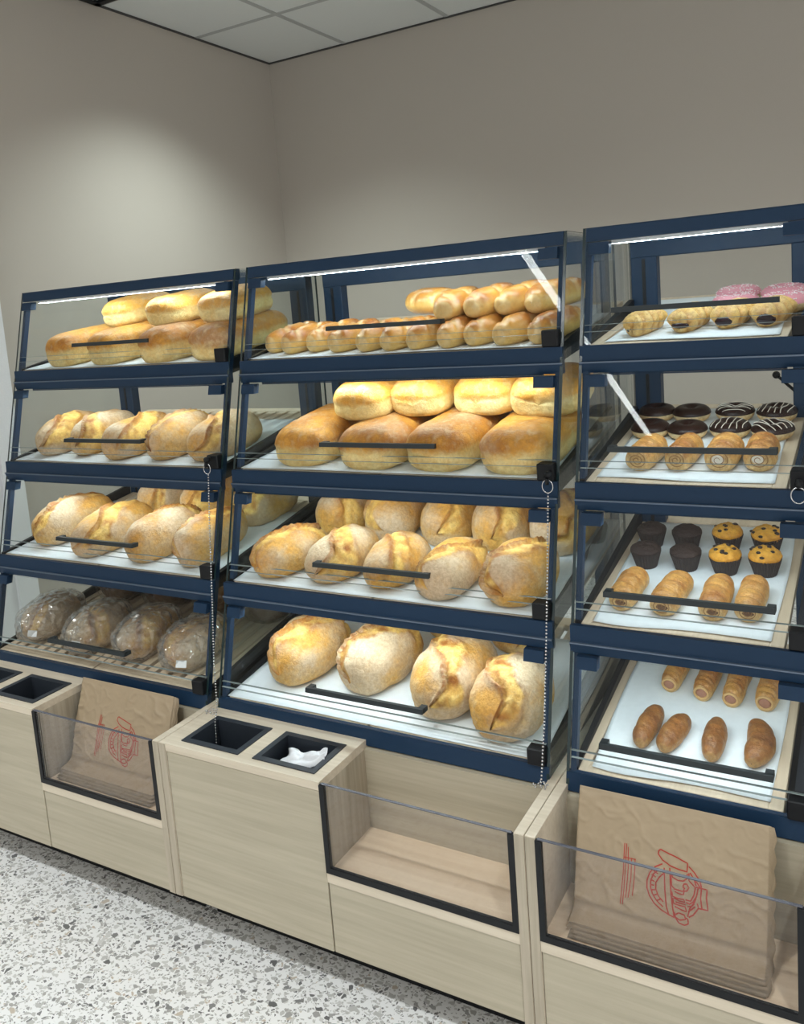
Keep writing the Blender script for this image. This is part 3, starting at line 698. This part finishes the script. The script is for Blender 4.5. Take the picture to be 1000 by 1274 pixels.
for i, (x, d, w) in enumerate([(.066, .062, .070), (.136, .036, .066), (.205, .045, .068), (.282, .028, .072), (.362, .020, .072), (.434, .016, .066), (.503, .018, .066), (.573, .016, .068), (.645, .026, .070), (.718, .012, .070), (.790, .016, .068)]):
    o = link('finger_roll', make_roll(w * 1.0, .060, .19, 300 + i)); seat(o, 1, x + .018, max(d, .016) + .095, -.22 + rr(.1), .0008)
    tag(o, 'glossy lower finger roll, top shelf of the middle case, %s from the door-side case' % ORD[i], 'roll', 'lower finger rolls on the top shelf')
for i, (x, d, rz) in enumerate([(.455, .125, 1.15), (.545, .070, .0), (.630, .075, -.2), (.705, .085, -.25), (.772, .085, -.3)]):
    o = link('finger_roll', make_roll(.082, .060, .19, 320 + i)); seat(o, 1, x + .015, d + .092, rz, .055)
    tag(o, 'finger roll lying crosswise on top of the lower rolls' if i == 0 else 'glossy finger roll on top of others, %s from the crosswise one' % ORD[i - 1], 'roll', 'upper finger rolls on the top shelf')

# narrow case ----------------------------------------------------------
def make_puff(w, h, L, seed, mat='puff', rings=5, groove=.03, taper=0.0, brown=.3, bend=0.0, p=4.5):
    r = random.Random(seed); off = Vector((r.uniform(0, 50), 3, r.uniform(0, 50)))
    V, F, P = body_geo(w, h, L, p, 2.1, nu=46, nv=26, lowf=.40, bend=bend); cols = []
    for i, q0 in enumerate(V):
        a, c, s = P[i]; n1 = noise.noise(q0 * 30 + off); n2 = noise.noise(q0 * 80 + off)
        g = (.5 + .5 * sin((a * rings + .35 * c) * pi + seed * 1.3)) ** 6
        dn = Vector((c, 0, s)); amp = w * (.035 * n1 + .015 * n2 - groove * g * sstep(-.3, .2, s))
        q = q0 + dn * amp; q.x *= 1 + taper * a
        V[i] = Vector((q.x, q.y, max(0, q.z if q0.z > 1e-5 else 0)))
        up = sstep(-.2, .7, s)
        cols.append((min(1, max(0, up * (brown + .9 * n1 + .3 * n2) + .3 * g)), min(1, max(0, .25 * n2 + (.35 if a < -.93 else 0))), min(1, max(0, (1 - up) * .7 + (.5 if a < -.95 else 0)))))
    me = mesh('pastry', V, F, M[mat], True); set_crust(me, cols); return me
def spiral_geo(y, z, r0, r1, turns, rad, n=46, sx=1.0):
    pts = [(sx * (r0 + (r1 - r0) * i / n) * cos(2 * pi * turns * i / n), y, z + .9 * (r0 + (r1 - r0) * i / n) * sin(2 * pi * turns * i / n)) for i in range(n + 1)]
    return tube_geo(pts, rad, 6)
def pastry_roll(k, x, d, w, h, L, rz, seed, label, group, end, brown):
    t = thing('pastry_roll', label, 'pastry', (0, 0, 0), group); seat(t, k, x, d + L / 2, rz, .0008)
    link('crust', make_puff(w, h, L, seed, 'puff', 4, .05, 0, brown + .15), t)
    v, f = spiral_geo(-L / 2 - .0005, h * .47, .003, w * .30, 2.2, .0008)
    link('spiral_layers', mesh('spiral_layers', v, f, M['layer'], True), t)
    if end == 'white':
        v, f = sphere_geo((0, -L / 2 + .001, h * .47), w * .2, 12, 8, (1, .18, .75)); link('cream_filling', mesh('cream_filling', v, f, M['drizzle'], True), t)
    elif end == 'dark':
        v, f = sphere_geo((.002, -L / 2 + .0005, h * .42), w * .2, 12, 8, (1, .12, .45)); link('filling', mesh('filling', v, f, M['nutfill'], True), t)
for i, (x, d, w) in enumerate([(1.000, .068, .060), (1.072, .073, .056), (1.145, .080, .064), (1.212, .085, .060)]):
    pastry_roll(2, x + .001, d, w, .050, .115, [-.12, -.1, -.05, .0][i], 400 + i, 'rolled pastry %s, second pastry shelf, %s from the middle case' % (('with pale cream end' if i > 1 else 'with brown spiral end'), ORD[i]), 'rolled pastries before the chocolate doughnuts', 'white' if i > 1 else '', [.15, .55, .2, .6][i])
for i, (x, d, w) in enumerate([(.976, .070, .057), (1.060, .068, .060), (1.143, .070, .056), (1.205, .078, .054)]):
    pastry_roll(3, x - .006, d, w, .045, .130, [-.05, -.12, 0, -.02][i], 410 + i, 'golden pastry roll with brown filling before the muffins, %s from the middle case' % ORD[i], 'puff pastry rolls before the muffins', 'dark', .25)
for i, (x, d, w, L, rz, bend) in enumerate([(1.003, .096, .043, .125, -.10, .05), (1.054, .094, .046, .112, -.22, .06), (1.129, .094, .043, .118, .02, .02), (1.207, .100, .052, .128, .05, -.24)]):
    o = link('brown_bun', make_puff(w, .038, L, 420 + i, 'bun', 3, .03, 0, .45, bend, 2.5)); seat(o, 4, x + .004, d + L / 2, rz, .0008)
    tag(o, ['slim smooth brown bun beside the plain edge of the bottom pastry tray', 'brown bun leaning aslant, second from the slim smooth one, bottom pastry tray', 'speckled straight brown bun on the bottom pastry tray', 'curved kidney-shaped brown bun on the bottom pastry tray'][i], 'bun', 'brown buns on the bottom pastry tray')
for i, (x, d, w) in enumerate([(1.016, .300, .044), (1.084, .286, .044), (1.142, .280, .044), (1.206, .284, .048)]):
    t = thing('sausage_roll', 'ringed sausage roll on the bottom shelf of the pastry case, %s from the middle case' % ORD[i], 'sausage roll', (0, 0, 0), 'sausage rolls on the bottom pastry tray')
    L = .135; seat(t, 4, x + .006, d + L / 2, -.06, .0008)
    link('crust', make_puff(w, .042, L, 430 + i, 'puff', 9, .06, .06, .45 + .3 * (i == 1)), t)
    v, f = sphere_geo((0, -L / 2 + .001, .020), w * .25, 14, 8, (1, .25, .9)); link('sausage', mesh('sausage', v, f, M['sausage'], True), t)
    v, f = tube_geo([(w * .31 * cos(2 * pi * q / 20), -L / 2 + .001, .020 + w * .29 * sin(2 * pi * q / 20)) for q in range(20)], .0030, 6, True)
    link('pastry_rim', mesh('pastry_rim', v, f, M['rim'], True), t)
# twisted danishes
for i, (x, d, w) in enumerate([(.985, .052, .060), (1.073, .068, .064), (1.150, .086, .066), (1.222, .084, .066)]):
    t = thing('danish_pastry', ['braided danish with a small dark raisin end on the top pastry tray', 'braided danish with a flat dark filling slot on the top pastry tray', 'braided danish oozing berry jam in front of the pink doughnut', 'browned danish with a big berry jam end beside the latch'][i], 'pastry', (0, 0, 0), 'danishes on the top pastry tray')
    L = .125; seat(t, 1, x + .008, d + L / 2, -.2, .0008); r = random.Random(440 + i); off = Vector((i * 7.7, 2, 5))
    V, F, P = body_geo(w, .042, L, 3.0, 2.2, nu=48, nv=28, lowf=.38); cols = []
    for q, p0 in enumerate(V):
        a, c, s = P[q]; n1 = noise.noise(p0 * 30 + off)
        fold = abs(sin((a * 2.2 + abs(c) * .75) * pi + i)); g = (1 - fold) ** 2
        p1 = p0 + Vector((c, 0, max(0, s))) * w * (.05 * n1 + .17 * fold * sstep(-.2, .3, s) - .09)
        V[q] = Vector((p1.x, p1.y, max(0, p1.z if p0.z > 1e-5 else 0)))
        cols.append((min(1, max(0, .15 + .5 * n1 + .75 * g + (.25 if i == 3 else 0))), min(1, max(0, .05 + .6 * n1)), min(1, max(0, .75 * fold - .2))))
    me = mesh('braided_crust', V, F, M['danish'], True); set_crust(me, cols); link('braided_crust', me, t)
    v, f = sphere_geo(((-.006, .0, .0, .004)[i], -L / 2 + .004, .016), w * (.12, .28, .26, .28)[i], 12, 8, (1, .45, (.9, .35, .55, .6)[i])); link('filling', mesh('filling', v, f, M['filling'], True), t)
# doughnuts
def torus_part(R, r, zs, a0, a1, grow, n=36, m=14, seed=0, wav=0):
    V = []; F = []
    for i in range(n):
        th = 2 * pi * i / n
        for j in range(m + 1):
            lo = a0 + wav * sin(5 * th + seed) * (1 if j == m else 0); hi = a1 + wav * sin(4 * th + seed + 1)
            ph = lo + (a1 - a0 if not wav else hi - lo) * j / m
            rr_ = r + grow; V.append(Vector(((R + rr_ * cos(ph)) * cos(th), (R + rr_ * cos(ph)) * sin(th), r * zs + rr_ * zs * sin(ph))))
    for i in range(n):
        for j in range(m):
            a = i * (m + 1) + j; b = ((i + 1) % n) * (m + 1) + j; F.append((a, b, b + 1, a + 1))
    return V, F
DR, DM, DZ = .0235, .0200, .86
def doughnut(k, x, d, icing, label, group, seed, sc=.94):
    t = thing('doughnut', label, 'doughnut', (0, 0, 0), group); seat(t, k, x, d + .043, random.Random(seed).uniform(0, 6), .0008); t.scale = (sc, sc, sc)
    V, F = torus_part(DR, DM, DZ, 0, 2 * pi, 0, 36, 18); me = mesh('dough', V, F, M['dough'], True)
    set_crust(me, [(.1 + .3 * noise.noise(p * 40), 0, math.exp(-((p.z - DM * DZ) / .006) ** 2)) for p in V]); link('dough', me, t)
    V, F = torus_part(DR, DM, DZ, .12, pi + .25, .0016, 40, 16, seed, .10)
    ic = link('icing', mesh('icing', V, F, M['pink' if icing == 'pink' else 'choc'], True), t)
    r = random.Random(seed)
    if icing == 'striped':
        geos = []; ang = r.uniform(-.4, .4)
        for q in range(6):
            xx = -.034 + .0136 * q; pts = []
            for s in range(25):
                yy = -.043 + .086 * s / 24; rad = sqrt(xx * xx + yy * yy)
                if abs(rad - DR) > DM * .97: 
                    if len(pts) > 2: geos.append(tube_geo(pts, .0011, 5))
                    pts = []; continue
                zz = DM * DZ + (DM + .002) * DZ * sqrt(max(0, 1 - ((rad - DR) / (DM + .002)) ** 2))
                wob = .0022 * sin(yy * 120 + q + seed); pts.append((xx * cos(ang) - yy * sin(ang) + wob, xx * sin(ang) + yy * cos(ang), zz + .0003))
            if len(pts) > 2: geos.append(tube_geo(pts, .0011, 5))
        v, f = merge(*geos); link('icing_lines', mesh('icing_lines', v, f, M['drizzle'], True), t)
    if icing == 'pink':
        geos = []
        for q in range(170):
            th = r.uniform(0, 2 * pi); ph = r.uniform(.25, pi - .1)
            rad = DR + (DM + .0016) * cos(ph); p = Vector((rad * cos(th), rad * sin(th), DM * DZ + (DM + .0016) * DZ * sin(ph)))
            geos.append(sphere_geo(p, .0011, 4, 3, (1 + r.random(), 1 + r.random(), 1)))
        v, f = merge(*geos); o = link('sprinkles', mesh('sprinkles', v, f, M['sprinkle']), t); o['kind'] = 'stuff'
for i, (x, d) in enumerate([(.968, .258), (1.048, .250), (1.133, .262), (1.217, .252), (.955, .385), (1.034, .378), (1.126, .386), (1.213, .378)]):
    st = i % 4 > 1
    doughnut(2, x, d, 'striped' if st else 'choc', ('%s chocolate doughnut with white lines in the %s row, second pastry shelf' if st else '%s plain chocolate doughnut from the middle case, %s row, second pastry shelf') % (['first', 'second', 'inner', 'latch-side'][i % 4], 'front' if i < 4 else 'back'),
             ('striped' if st else 'plain') + ' chocolate doughnuts, ' + ('front' if i < 4 else 'back') + ' row', 500 + i)
for i, (x, d) in enumerate([(1.143, .235), (1.240, .205), (1.135, .345), (1.232, .318)]):
    doughnut(1, x, d, 'pink', '%s pink iced doughnut with white sprinkles, %s row, top pastry shelf' % (['inner', 'latch-side'][i % 2], 'front' if i < 2 else 'back'), 'pink doughnuts, %s row' % ('front' if i < 2 else 'back'), 520 + i, 1.08)
# muffins
def muffin(x, d, kind, label, group, seed):
    t = thing('muffin', label, 'muffin', (0, 0, 0), group); seat(t, 3, x, d + .028, 0, .0008); r = random.Random(seed); off = Vector((seed * .37, 1, 2))
    n = 64; V = []; F = []; prof = [(.0, .0), (.0215, .0), (.0315, .036), (.0300, .036)]
    for rad, z in prof:
        for i in range(n):
            th = 2 * pi * i / n; pl = 1 + (.028 if i % 2 else -.028) * (1 if rad > .01 else 0); V.append(Vector((rad * pl * cos(th), rad * pl * sin(th), z + (.0015 * sin(3 * th + seed) if z > .01 else 0))))
    for q in range(3): F += [(q * n + i, q * n + (i + 1) % n, (q + 1) * n + (i + 1) % n, (q + 1) * n + i) for i in range(n)]
    link('paper_case', mesh('paper_case', V, F, M['liner']), t)
    V, F = sphere_geo((0, 0, 0), 1, 36, 22); cols = []; dome = .022 if kind == 'yellow' else .016
    for i, p in enumerate(V):
        nn = noise.noise(p * 3 + off); nf = noise.noise(p * 9 + off)
        z = (.036 + dome * p.z * (1 + .2 * nn)) if p.z > 0 else .036 + .012 * p.z
        rad = (.0305 if p.z <= 0 else .0325) * (1 + .05 * nn)
        V[i] = Vector((p.x * rad, p.y * rad, z + ((.0018 if kind == 'yellow' else .0034) * nf if p.z > 0 else 0))); cols.append((max(0, min(1, .3 + 1.2 * nn - .5 * p.z)), max(0, .3 * nf), max(0, min(1, .5 * p.z))))
    me = mesh('crumb_top', V, F, M['yelmuf' if kind == 'yellow' else 'chocmuf'], True)
    if kind == 'yellow': set_crust(me, cols)
    link('crumb_top', me, t)
    if kind == 'yellow':
        for q in range(9):
            th = r.uniform(0, 6.28); s = sqrt(r.uniform(.03, .85)); z = .036 + dome * sqrt(1 - s * s)
            v, f = sphere_geo((0, 0, 0), .0045, 8, 6, (1.1, .9, .6))
            link('chocolate_chip', mesh('chocolate_chip', v, f, M['chip'], True), t, (.0325 * s * cos(th), .0325 * s * sin(th), z + .0004))
for i, (x, d) in enumerate([(.971, .252), (1.053, .254), (1.132, .251), (1.207, .259), (.960, .358), (1.037, .356), (1.121, .363), (1.200, .364)]):
    y_ = i % 4 > 1; row = 'front' if i < 4 else 'back'
    muffin(x, d, 'yellow' if y_ else 'choc', ('%s golden muffin with chocolate chips, %s row, third pastry shelf' if y_ else '%s dark chocolate muffin from the middle case, %s row, third pastry shelf') % (['first', 'second', 'inner', 'latch-side'][i % 4], row), ('golden' if y_ else 'dark') + ' muffins, ' + row + ' row', 600 + i)

# ------------------------------------------------------------------ paper bags in the bays
LOGO = [
[(.1502,.076),(.1475,.0788),(.1464,.0845),(.154,.0928),(.1667,.0983),(.182,.1014),(.1955,.1021),(.1963,.0881),(.1811,.0837),(.1657,.08),(.1545,.0772),(.1502,.076)],
[(.1543,.099),(.1422,.1065),(.1332,.1186),(.1286,.1325),(.1289,.1451),(.1334,.1565),(.1417,.167),(.1536,.1746),(.167,.179),(.1775,.1815)],
[(.1482,.1096),(.14,.1188),(.1349,.1309),(.135,.1426),(.1386,.1525),(.1462,.1622),(.1571,.1692)],
[(.1579,.1126),(.1498,.1218),(.144,.1323),(.1439,.1431),(.1486,.1536),(.1576,.1611)],
[(.1391,.1136),(.1467,.1172)],
[(.1362,.1206),(.1436,.1237)],
[(.1339,.1303),(.1416,.1311)],
[(.1336,.1385),(.1412,.1377)],
[(.1358,.1469),(.1432,.1447)],
[(.1395,.155),(.1466,.1514)],
[(.1457,.1624),(.1523,.1575)],
[(.1575,.1046),(.1586,.1251),(.16,.1462),(.1626,.1669),(.167,.1785)],
[(.1669,.1024),(.1683,.1227),(.1699,.1437),(.1729,.1642),(.1761,.1806)],
[(.1984,.093),(.208,.1005),(.2167,.1107),(.2199,.1214)],
[(.2007,.1023),(.2075,.1103),(.2111,.1209)],
[(.1691,.1081),(.1723,.1163),(.181,.1196),(.1902,.1182),(.1959,.1123),(.1963,.1051)],
[(.1738,.1079),(.1768,.1116),(.1844,.1125),(.1917,.1089)],
[(.1693,.1135),(.1705,.1293),(.1761,.1347),(.1873,.1349),(.1965,.1326),(.1996,.1265),(.196,.1212),(.1908,.1228),(.19,.128),(.1936,.1297)],
[(.1711,.1399),(.1729,.1474),(.1815,.1488),(.1916,.1474),(.1933,.1519),(.1844,.1524),(.1749,.1495)],
[(.1763,.1385),(.1838,.1402),(.1913,.1397),(.1917,.1293)],
[(.1731,.15),(.1744,.1585),(.1829,.1598),(.1941,.1596),(.1963,.1669),(.1869,.1658),(.1766,.1633)],
[(.1781,.1558),(.1865,.1558),(.1948,.1559)],
[(.1761,.1722),(.1784,.1804),(.1859,.1828),(.195,.1795),(.1929,.1731),(.1835,.172),(.1781,.1761)],
[(.1784,.1813),(.1843,.1876),(.1936,.1889),(.1999,.1851),(.199,.1784),(.1949,.1769)],
[(.1989,.1036),(.1994,.115),(.209,.1232),(.2145,.1227),(.2291,.1226),(.2282,.1359),(.2313,.1551),(.2159,.1557),(.2138,.1484)],
[(.2145,.1227),(.2128,.1346),(.2092,.1478),(.2015,.1603),(.1984,.1742)],
[(.21,.1239),(.2078,.1376),(.2027,.1477),(.1944,.1472)],
[(.22,.1223),(.2188,.1383),(.2214,.1551)],
[(.2159,.1557),(.2074,.1692),(.2003,.1746)],
[(.1955,.1513),(.2011,.1525),(.2065,.1485),(.2107,.1404)],
[(.1977,.1578),(.2031,.1564),(.2093,.1504)],
[(.199,.1662),(.2043,.1613),(.2104,.1545)],
[(.2047,.1101),(.2123,.1153),(.2182,.1227)],
[(.0872,.0807),(.0867,.1299),(.0838,.1834)],
[(.0906,.0808),(.0905,.1143),(.0881,.1826)],
[(.0939,.0857),(.0952,.1224),(.0929,.1705)],
[(.1005,.1027),(.1006,.1357),(.0971,.1694)],
[(.1068,.1021),(.1066,.1306),(.1043,.1648)],
[(.087,.104),(.1079,.1037)],
]
def bag_profile(i):
    """(y, z) points from the top edge down the leaning sheet and out along the folded foot; bag i of the pile"""
    o = .0028 * i; zf = ZF - .0040
    return [(.1500 + o * .25, .505 - .0008 * i), (.112 + o * .6, .402), (.092 + o, .338), (.086 + o, .321 - .001 * i), (.077 + o * .9, .3095 - .0018 * i), (.066 + o * .3, .3055 - .0021 * i), (.046 - .0030 * i + .002 * (i % 2), zf + .0185 - .0023 * i)]
def bag_sheet(i, seed, x0, wd):
    prof = [Vector((0, y, z)) for y, z in bag_profile(i)]
    seg = [(prof[q + 1] - prof[q]).length for q in range(len(prof) - 1)]; tot = sum(seg)
    def curve(s):
        s = max(0, min(tot, s)); q = 0
        while q < len(seg) - 1 and s > seg[q]: s -= seg[q]; q += 1
        t_ = (prof[q + 1] - prof[q]) / seg[q]
        return prof[q] + t_ * s, Vector((0, t_.z, -t_.y))
    off = Vector((seed * 3.1, seed, 4.7))
    def at(u, s):
        p, n = curve(s)
        if n.y > 0: n = -n
        g = Vector((u, s, 0))
        # creases run aslant over the sheet; weaker on the bags below
        wv = (noise.noise(g * 9 + off) * .0048 + max(0, 1 - abs(noise.noise(Vector((u * 11 + s * 16, s * 26 - u * 16, 0)) + off)) * 5) * .0040 * max(0, .4 + noise.noise(g * 7 + off * 2) * 1.6) + max(0, 1 - abs(noise.noise(Vector((u * 34 + s * 20, s * 30 - u * 22, 3)) + off)) * 5) * .0015) * (1 - .85 * sstep(.17, .20, s)) if i == 0 else noise.noise(g * 12 + off) * .0004
        wv = max(wv, -.0008); edge = sstep(0, .02, s)
        return p + Vector((x0 + u, 0, 0)) + n * (wv * edge)
    return at, tot
def paper_bag(i, x0, wd, seed, label, group):
    r = random.Random(seed + i); at, tot = bag_sheet(i, seed, x0 + (r.uniform(-.004, .004) + .0012 * i if i else 0), wd)
    nx, ny = (110, 90) if i == 0 else (40, 16); V = []; F = []
    top = []
    for j in range(ny + 1):
        for q in range(nx + 1):
            u = wd * q / nx
            if q == nx: u += .0022 * (1 if j % 2 else -1)             # pinked mouth of the bag
            top.append(at(u, tot * j / ny))
    n1 = len(top); V = top + [p + Vector((0, .0008, -.0003)) for p in top]
    for j in range(ny):
        for q in range(nx):
            a = j * (nx + 1) + q; F.append((a, a + nx + 1, a + nx + 2, a + 1)); F.append((n1 + a, n1 + a + 1, n1 + a + nx + 2, n1 + a + nx + 1))
    rim = list(range(nx + 1)) + [(j + 1) * (nx + 1) + nx for j in range(ny)] + [ny * (nx + 1) + q for q in range(nx - 1, -1, -1)] + [j * (nx + 1) for j in range(ny - 1, 0, -1)]
    F += [(rim[q], rim[(q + 1) % len(rim)], rim[(q + 1) % len(rim)] + n1, rim[q] + n1) for q in range(len(rim))]
    o = tag(link('paper_bag', mesh('paper_bag', V, F, M['kraft'], True)), label, 'paper bag', group)
    if i == 0:
        V = []; F = []
        for li, ln in enumerate(LOGO):
            hw = .0011 if li < len(LOGO) - 6 else .0007
            pts = []
            for q in range(len(ln) - 1):
                (u0, s0), (u1, s1) = ln[q], ln[q + 1]; m_ = max(2, int(sqrt((u1 - u0) ** 2 + (s1 - s0) ** 2) / .004))
                pts += [(u0 + (u1 - u0) * e / m_, s0 + (s1 - s0) * e / m_) for e in range(m_)]
            pts.append(ln[-1]); b = len(V)
            for q, (u, s) in enumerate(pts):
                a_, c_ = pts[max(0, q - 1)], pts[min(len(pts) - 1, q + 1)]; tx, ty = c_[0] - a_[0], c_[1] - a_[1]; l_ = sqrt(tx * tx + ty * ty) or 1
                nx_, ny_ = -ty / l_ * hw, tx / l_ * hw
                for sg in (1, -1):
                    p = at(u + sg * nx_, s + sg * ny_); V.append(p + Vector((0, -.00075, .0003)))
            F += [(b + 2 * q, b + 2 * q + 1, b + 2 * q + 3, b + 2 * q + 2) for q in range(len(pts) - 1)]
        pr = link('printed_logo', mesh('printed_logo', V, F, M['red'], True), o); pr['label'] = 'red printed round emblem with outlined script'
for bx, who in ((.925, 'bay under the pastry case'), (-.420, 'bay of the door-side cabinet')):
    for i in range(8):
        paper_bag(i, bx, .325, 700 if bx > 0 else 760, ('brown paper bag with red emblem, front of the pile, ' if i == 0 else 'brown paper bag, %s behind the emblem bag, ' % ORD[i - 1]) + who, 'paper bags in the ' + who)

# ------------------------------------------------------------------ key chains, film
def chain(pts, ring_c, label, coil=None):
    t = thing('bead_chain', label, 'chain', ring_c)
    o = Vector(ring_c); P = [Vector(p) for p in pts]; beads = []; step = .0066; left = 0
    for a, b in zip(P, P[1:]):
        L = (b - a).length; s = left
        while s < L: beads.append(a + (b - a) * (s / L)); s += step
        left = s - L
    v, f = merge(*[sphere_geo(p - o, .0023, 8, 5) for p in beads]); s = link('bead_strand', mesh('bead_strand', v, f, M['steel'], True), t); s['kind'] = 'stuff'
    v, f = tube_geo([(.011 * cos(2 * pi * q / 24), 0, -.010 + .013 * sin(2 * pi * q / 24)) for q in range(24)], .0011, 6, True)
    link('split_ring', mesh('split_ring', v, f, M['steel'], True), t)
    v, f = merge(tube_geo([(0, .012, .012), (0, -.002, .012)], .007, 12), tube_geo([(0, -.002, .006), (0, -.002, -.006)], .004, 8))
    link('lock_plug', mesh('lock_plug', v, f, M['black'], True), t)
    if coil:
        c = Vector(coil); r = random.Random(3)
        v, f = merge(*[sphere_geo(c - o + Vector((r.uniform(-.016, .016), r.uniform(-.008, .008), .002 + .006 * (q % 3) / 2)), .0019, 6, 4) for q in range(22)])
        k = link('bead_heap', mesh('bead_heap', v, f, M['steel'], True), t); k['kind'] = 'stuff'
chain([(-.043, .296, 1.030), (-.025, .262, .916), (-.002, .220, .747), (.022, .176, .590), (.045, .148, .505), (.062, .118, .484), (.075, .10, .40), (.08, .09, .30)], (-.043, .293, 1.056),
      'thin steel bead chain hanging from a case lock into the bin insert', (.020, .15, ZT))
chain([(.840, .294, 1.022), (.845, .256, .889), (.849, .214, .740), (.851, .175, .593), (.850, .148, .500), (.848, .146, .486)], (.8405, .291, 1.046),
      'thin steel bead chain hanging down the middle case to the cabinet joint', (.846, .15, ZT))
rg = thing('key_ring', 'steel ring hanging from the lock of the narrow pastry case', 'ring', (1.288, .293, 1.047))
v, f = tube_geo([(.012 * cos(2 * pi * q / 24), 0, -.010 + .014 * sin(2 * pi * q / 24)) for q in range(24)], .0012, 6, True)
link('split_ring', mesh('split_ring', v, f, M['steel'], True), rg)
v, f = tube_geo([(0, .012, .010), (0, -.002, .010)], .007, 12)
link('lock_plug', mesh('lock_plug', v, f, M['black'], True), rg)
# crumpled white plastic film sticking out of the second bin
V = []; F = []; n = 22
for j in range(n + 1):
    for i in range(n + 1):
        s, t_ = i / n, j / n; g = Vector((s * 3, t_ * 3, 7.3))
        hx = .105 * (s - .45); up = -.035 + .012 * t_ + .042 * max(0, s - .35) * (1.2 - abs(t_ - .5))
        V.append(Vector((hx + .010 * noise.noise(g * .8), .062 * (t_ - .5) * (1 - .55 * s) + .012 * noise.noise(g + Vector((4, 4, 4))), up + .016 * noise.noise(g * 1.3))))
for j in range(n):
    for i in range(n):
        a = j * (n + 1) + i; F.append((a, a + 1, a + n + 2, a + n + 1))
o = link('plastic_film', mesh('plastic_film', V, F, M['film'], True), None, (.335, .082, ZT + .012))
m_ = o.modifiers.new('thickness', 'SOLIDIFY'); m_.thickness = .0008
tag(o, 'crumpled white plastic film stuffed in the bin insert next to the empty bay', 'plastic film')
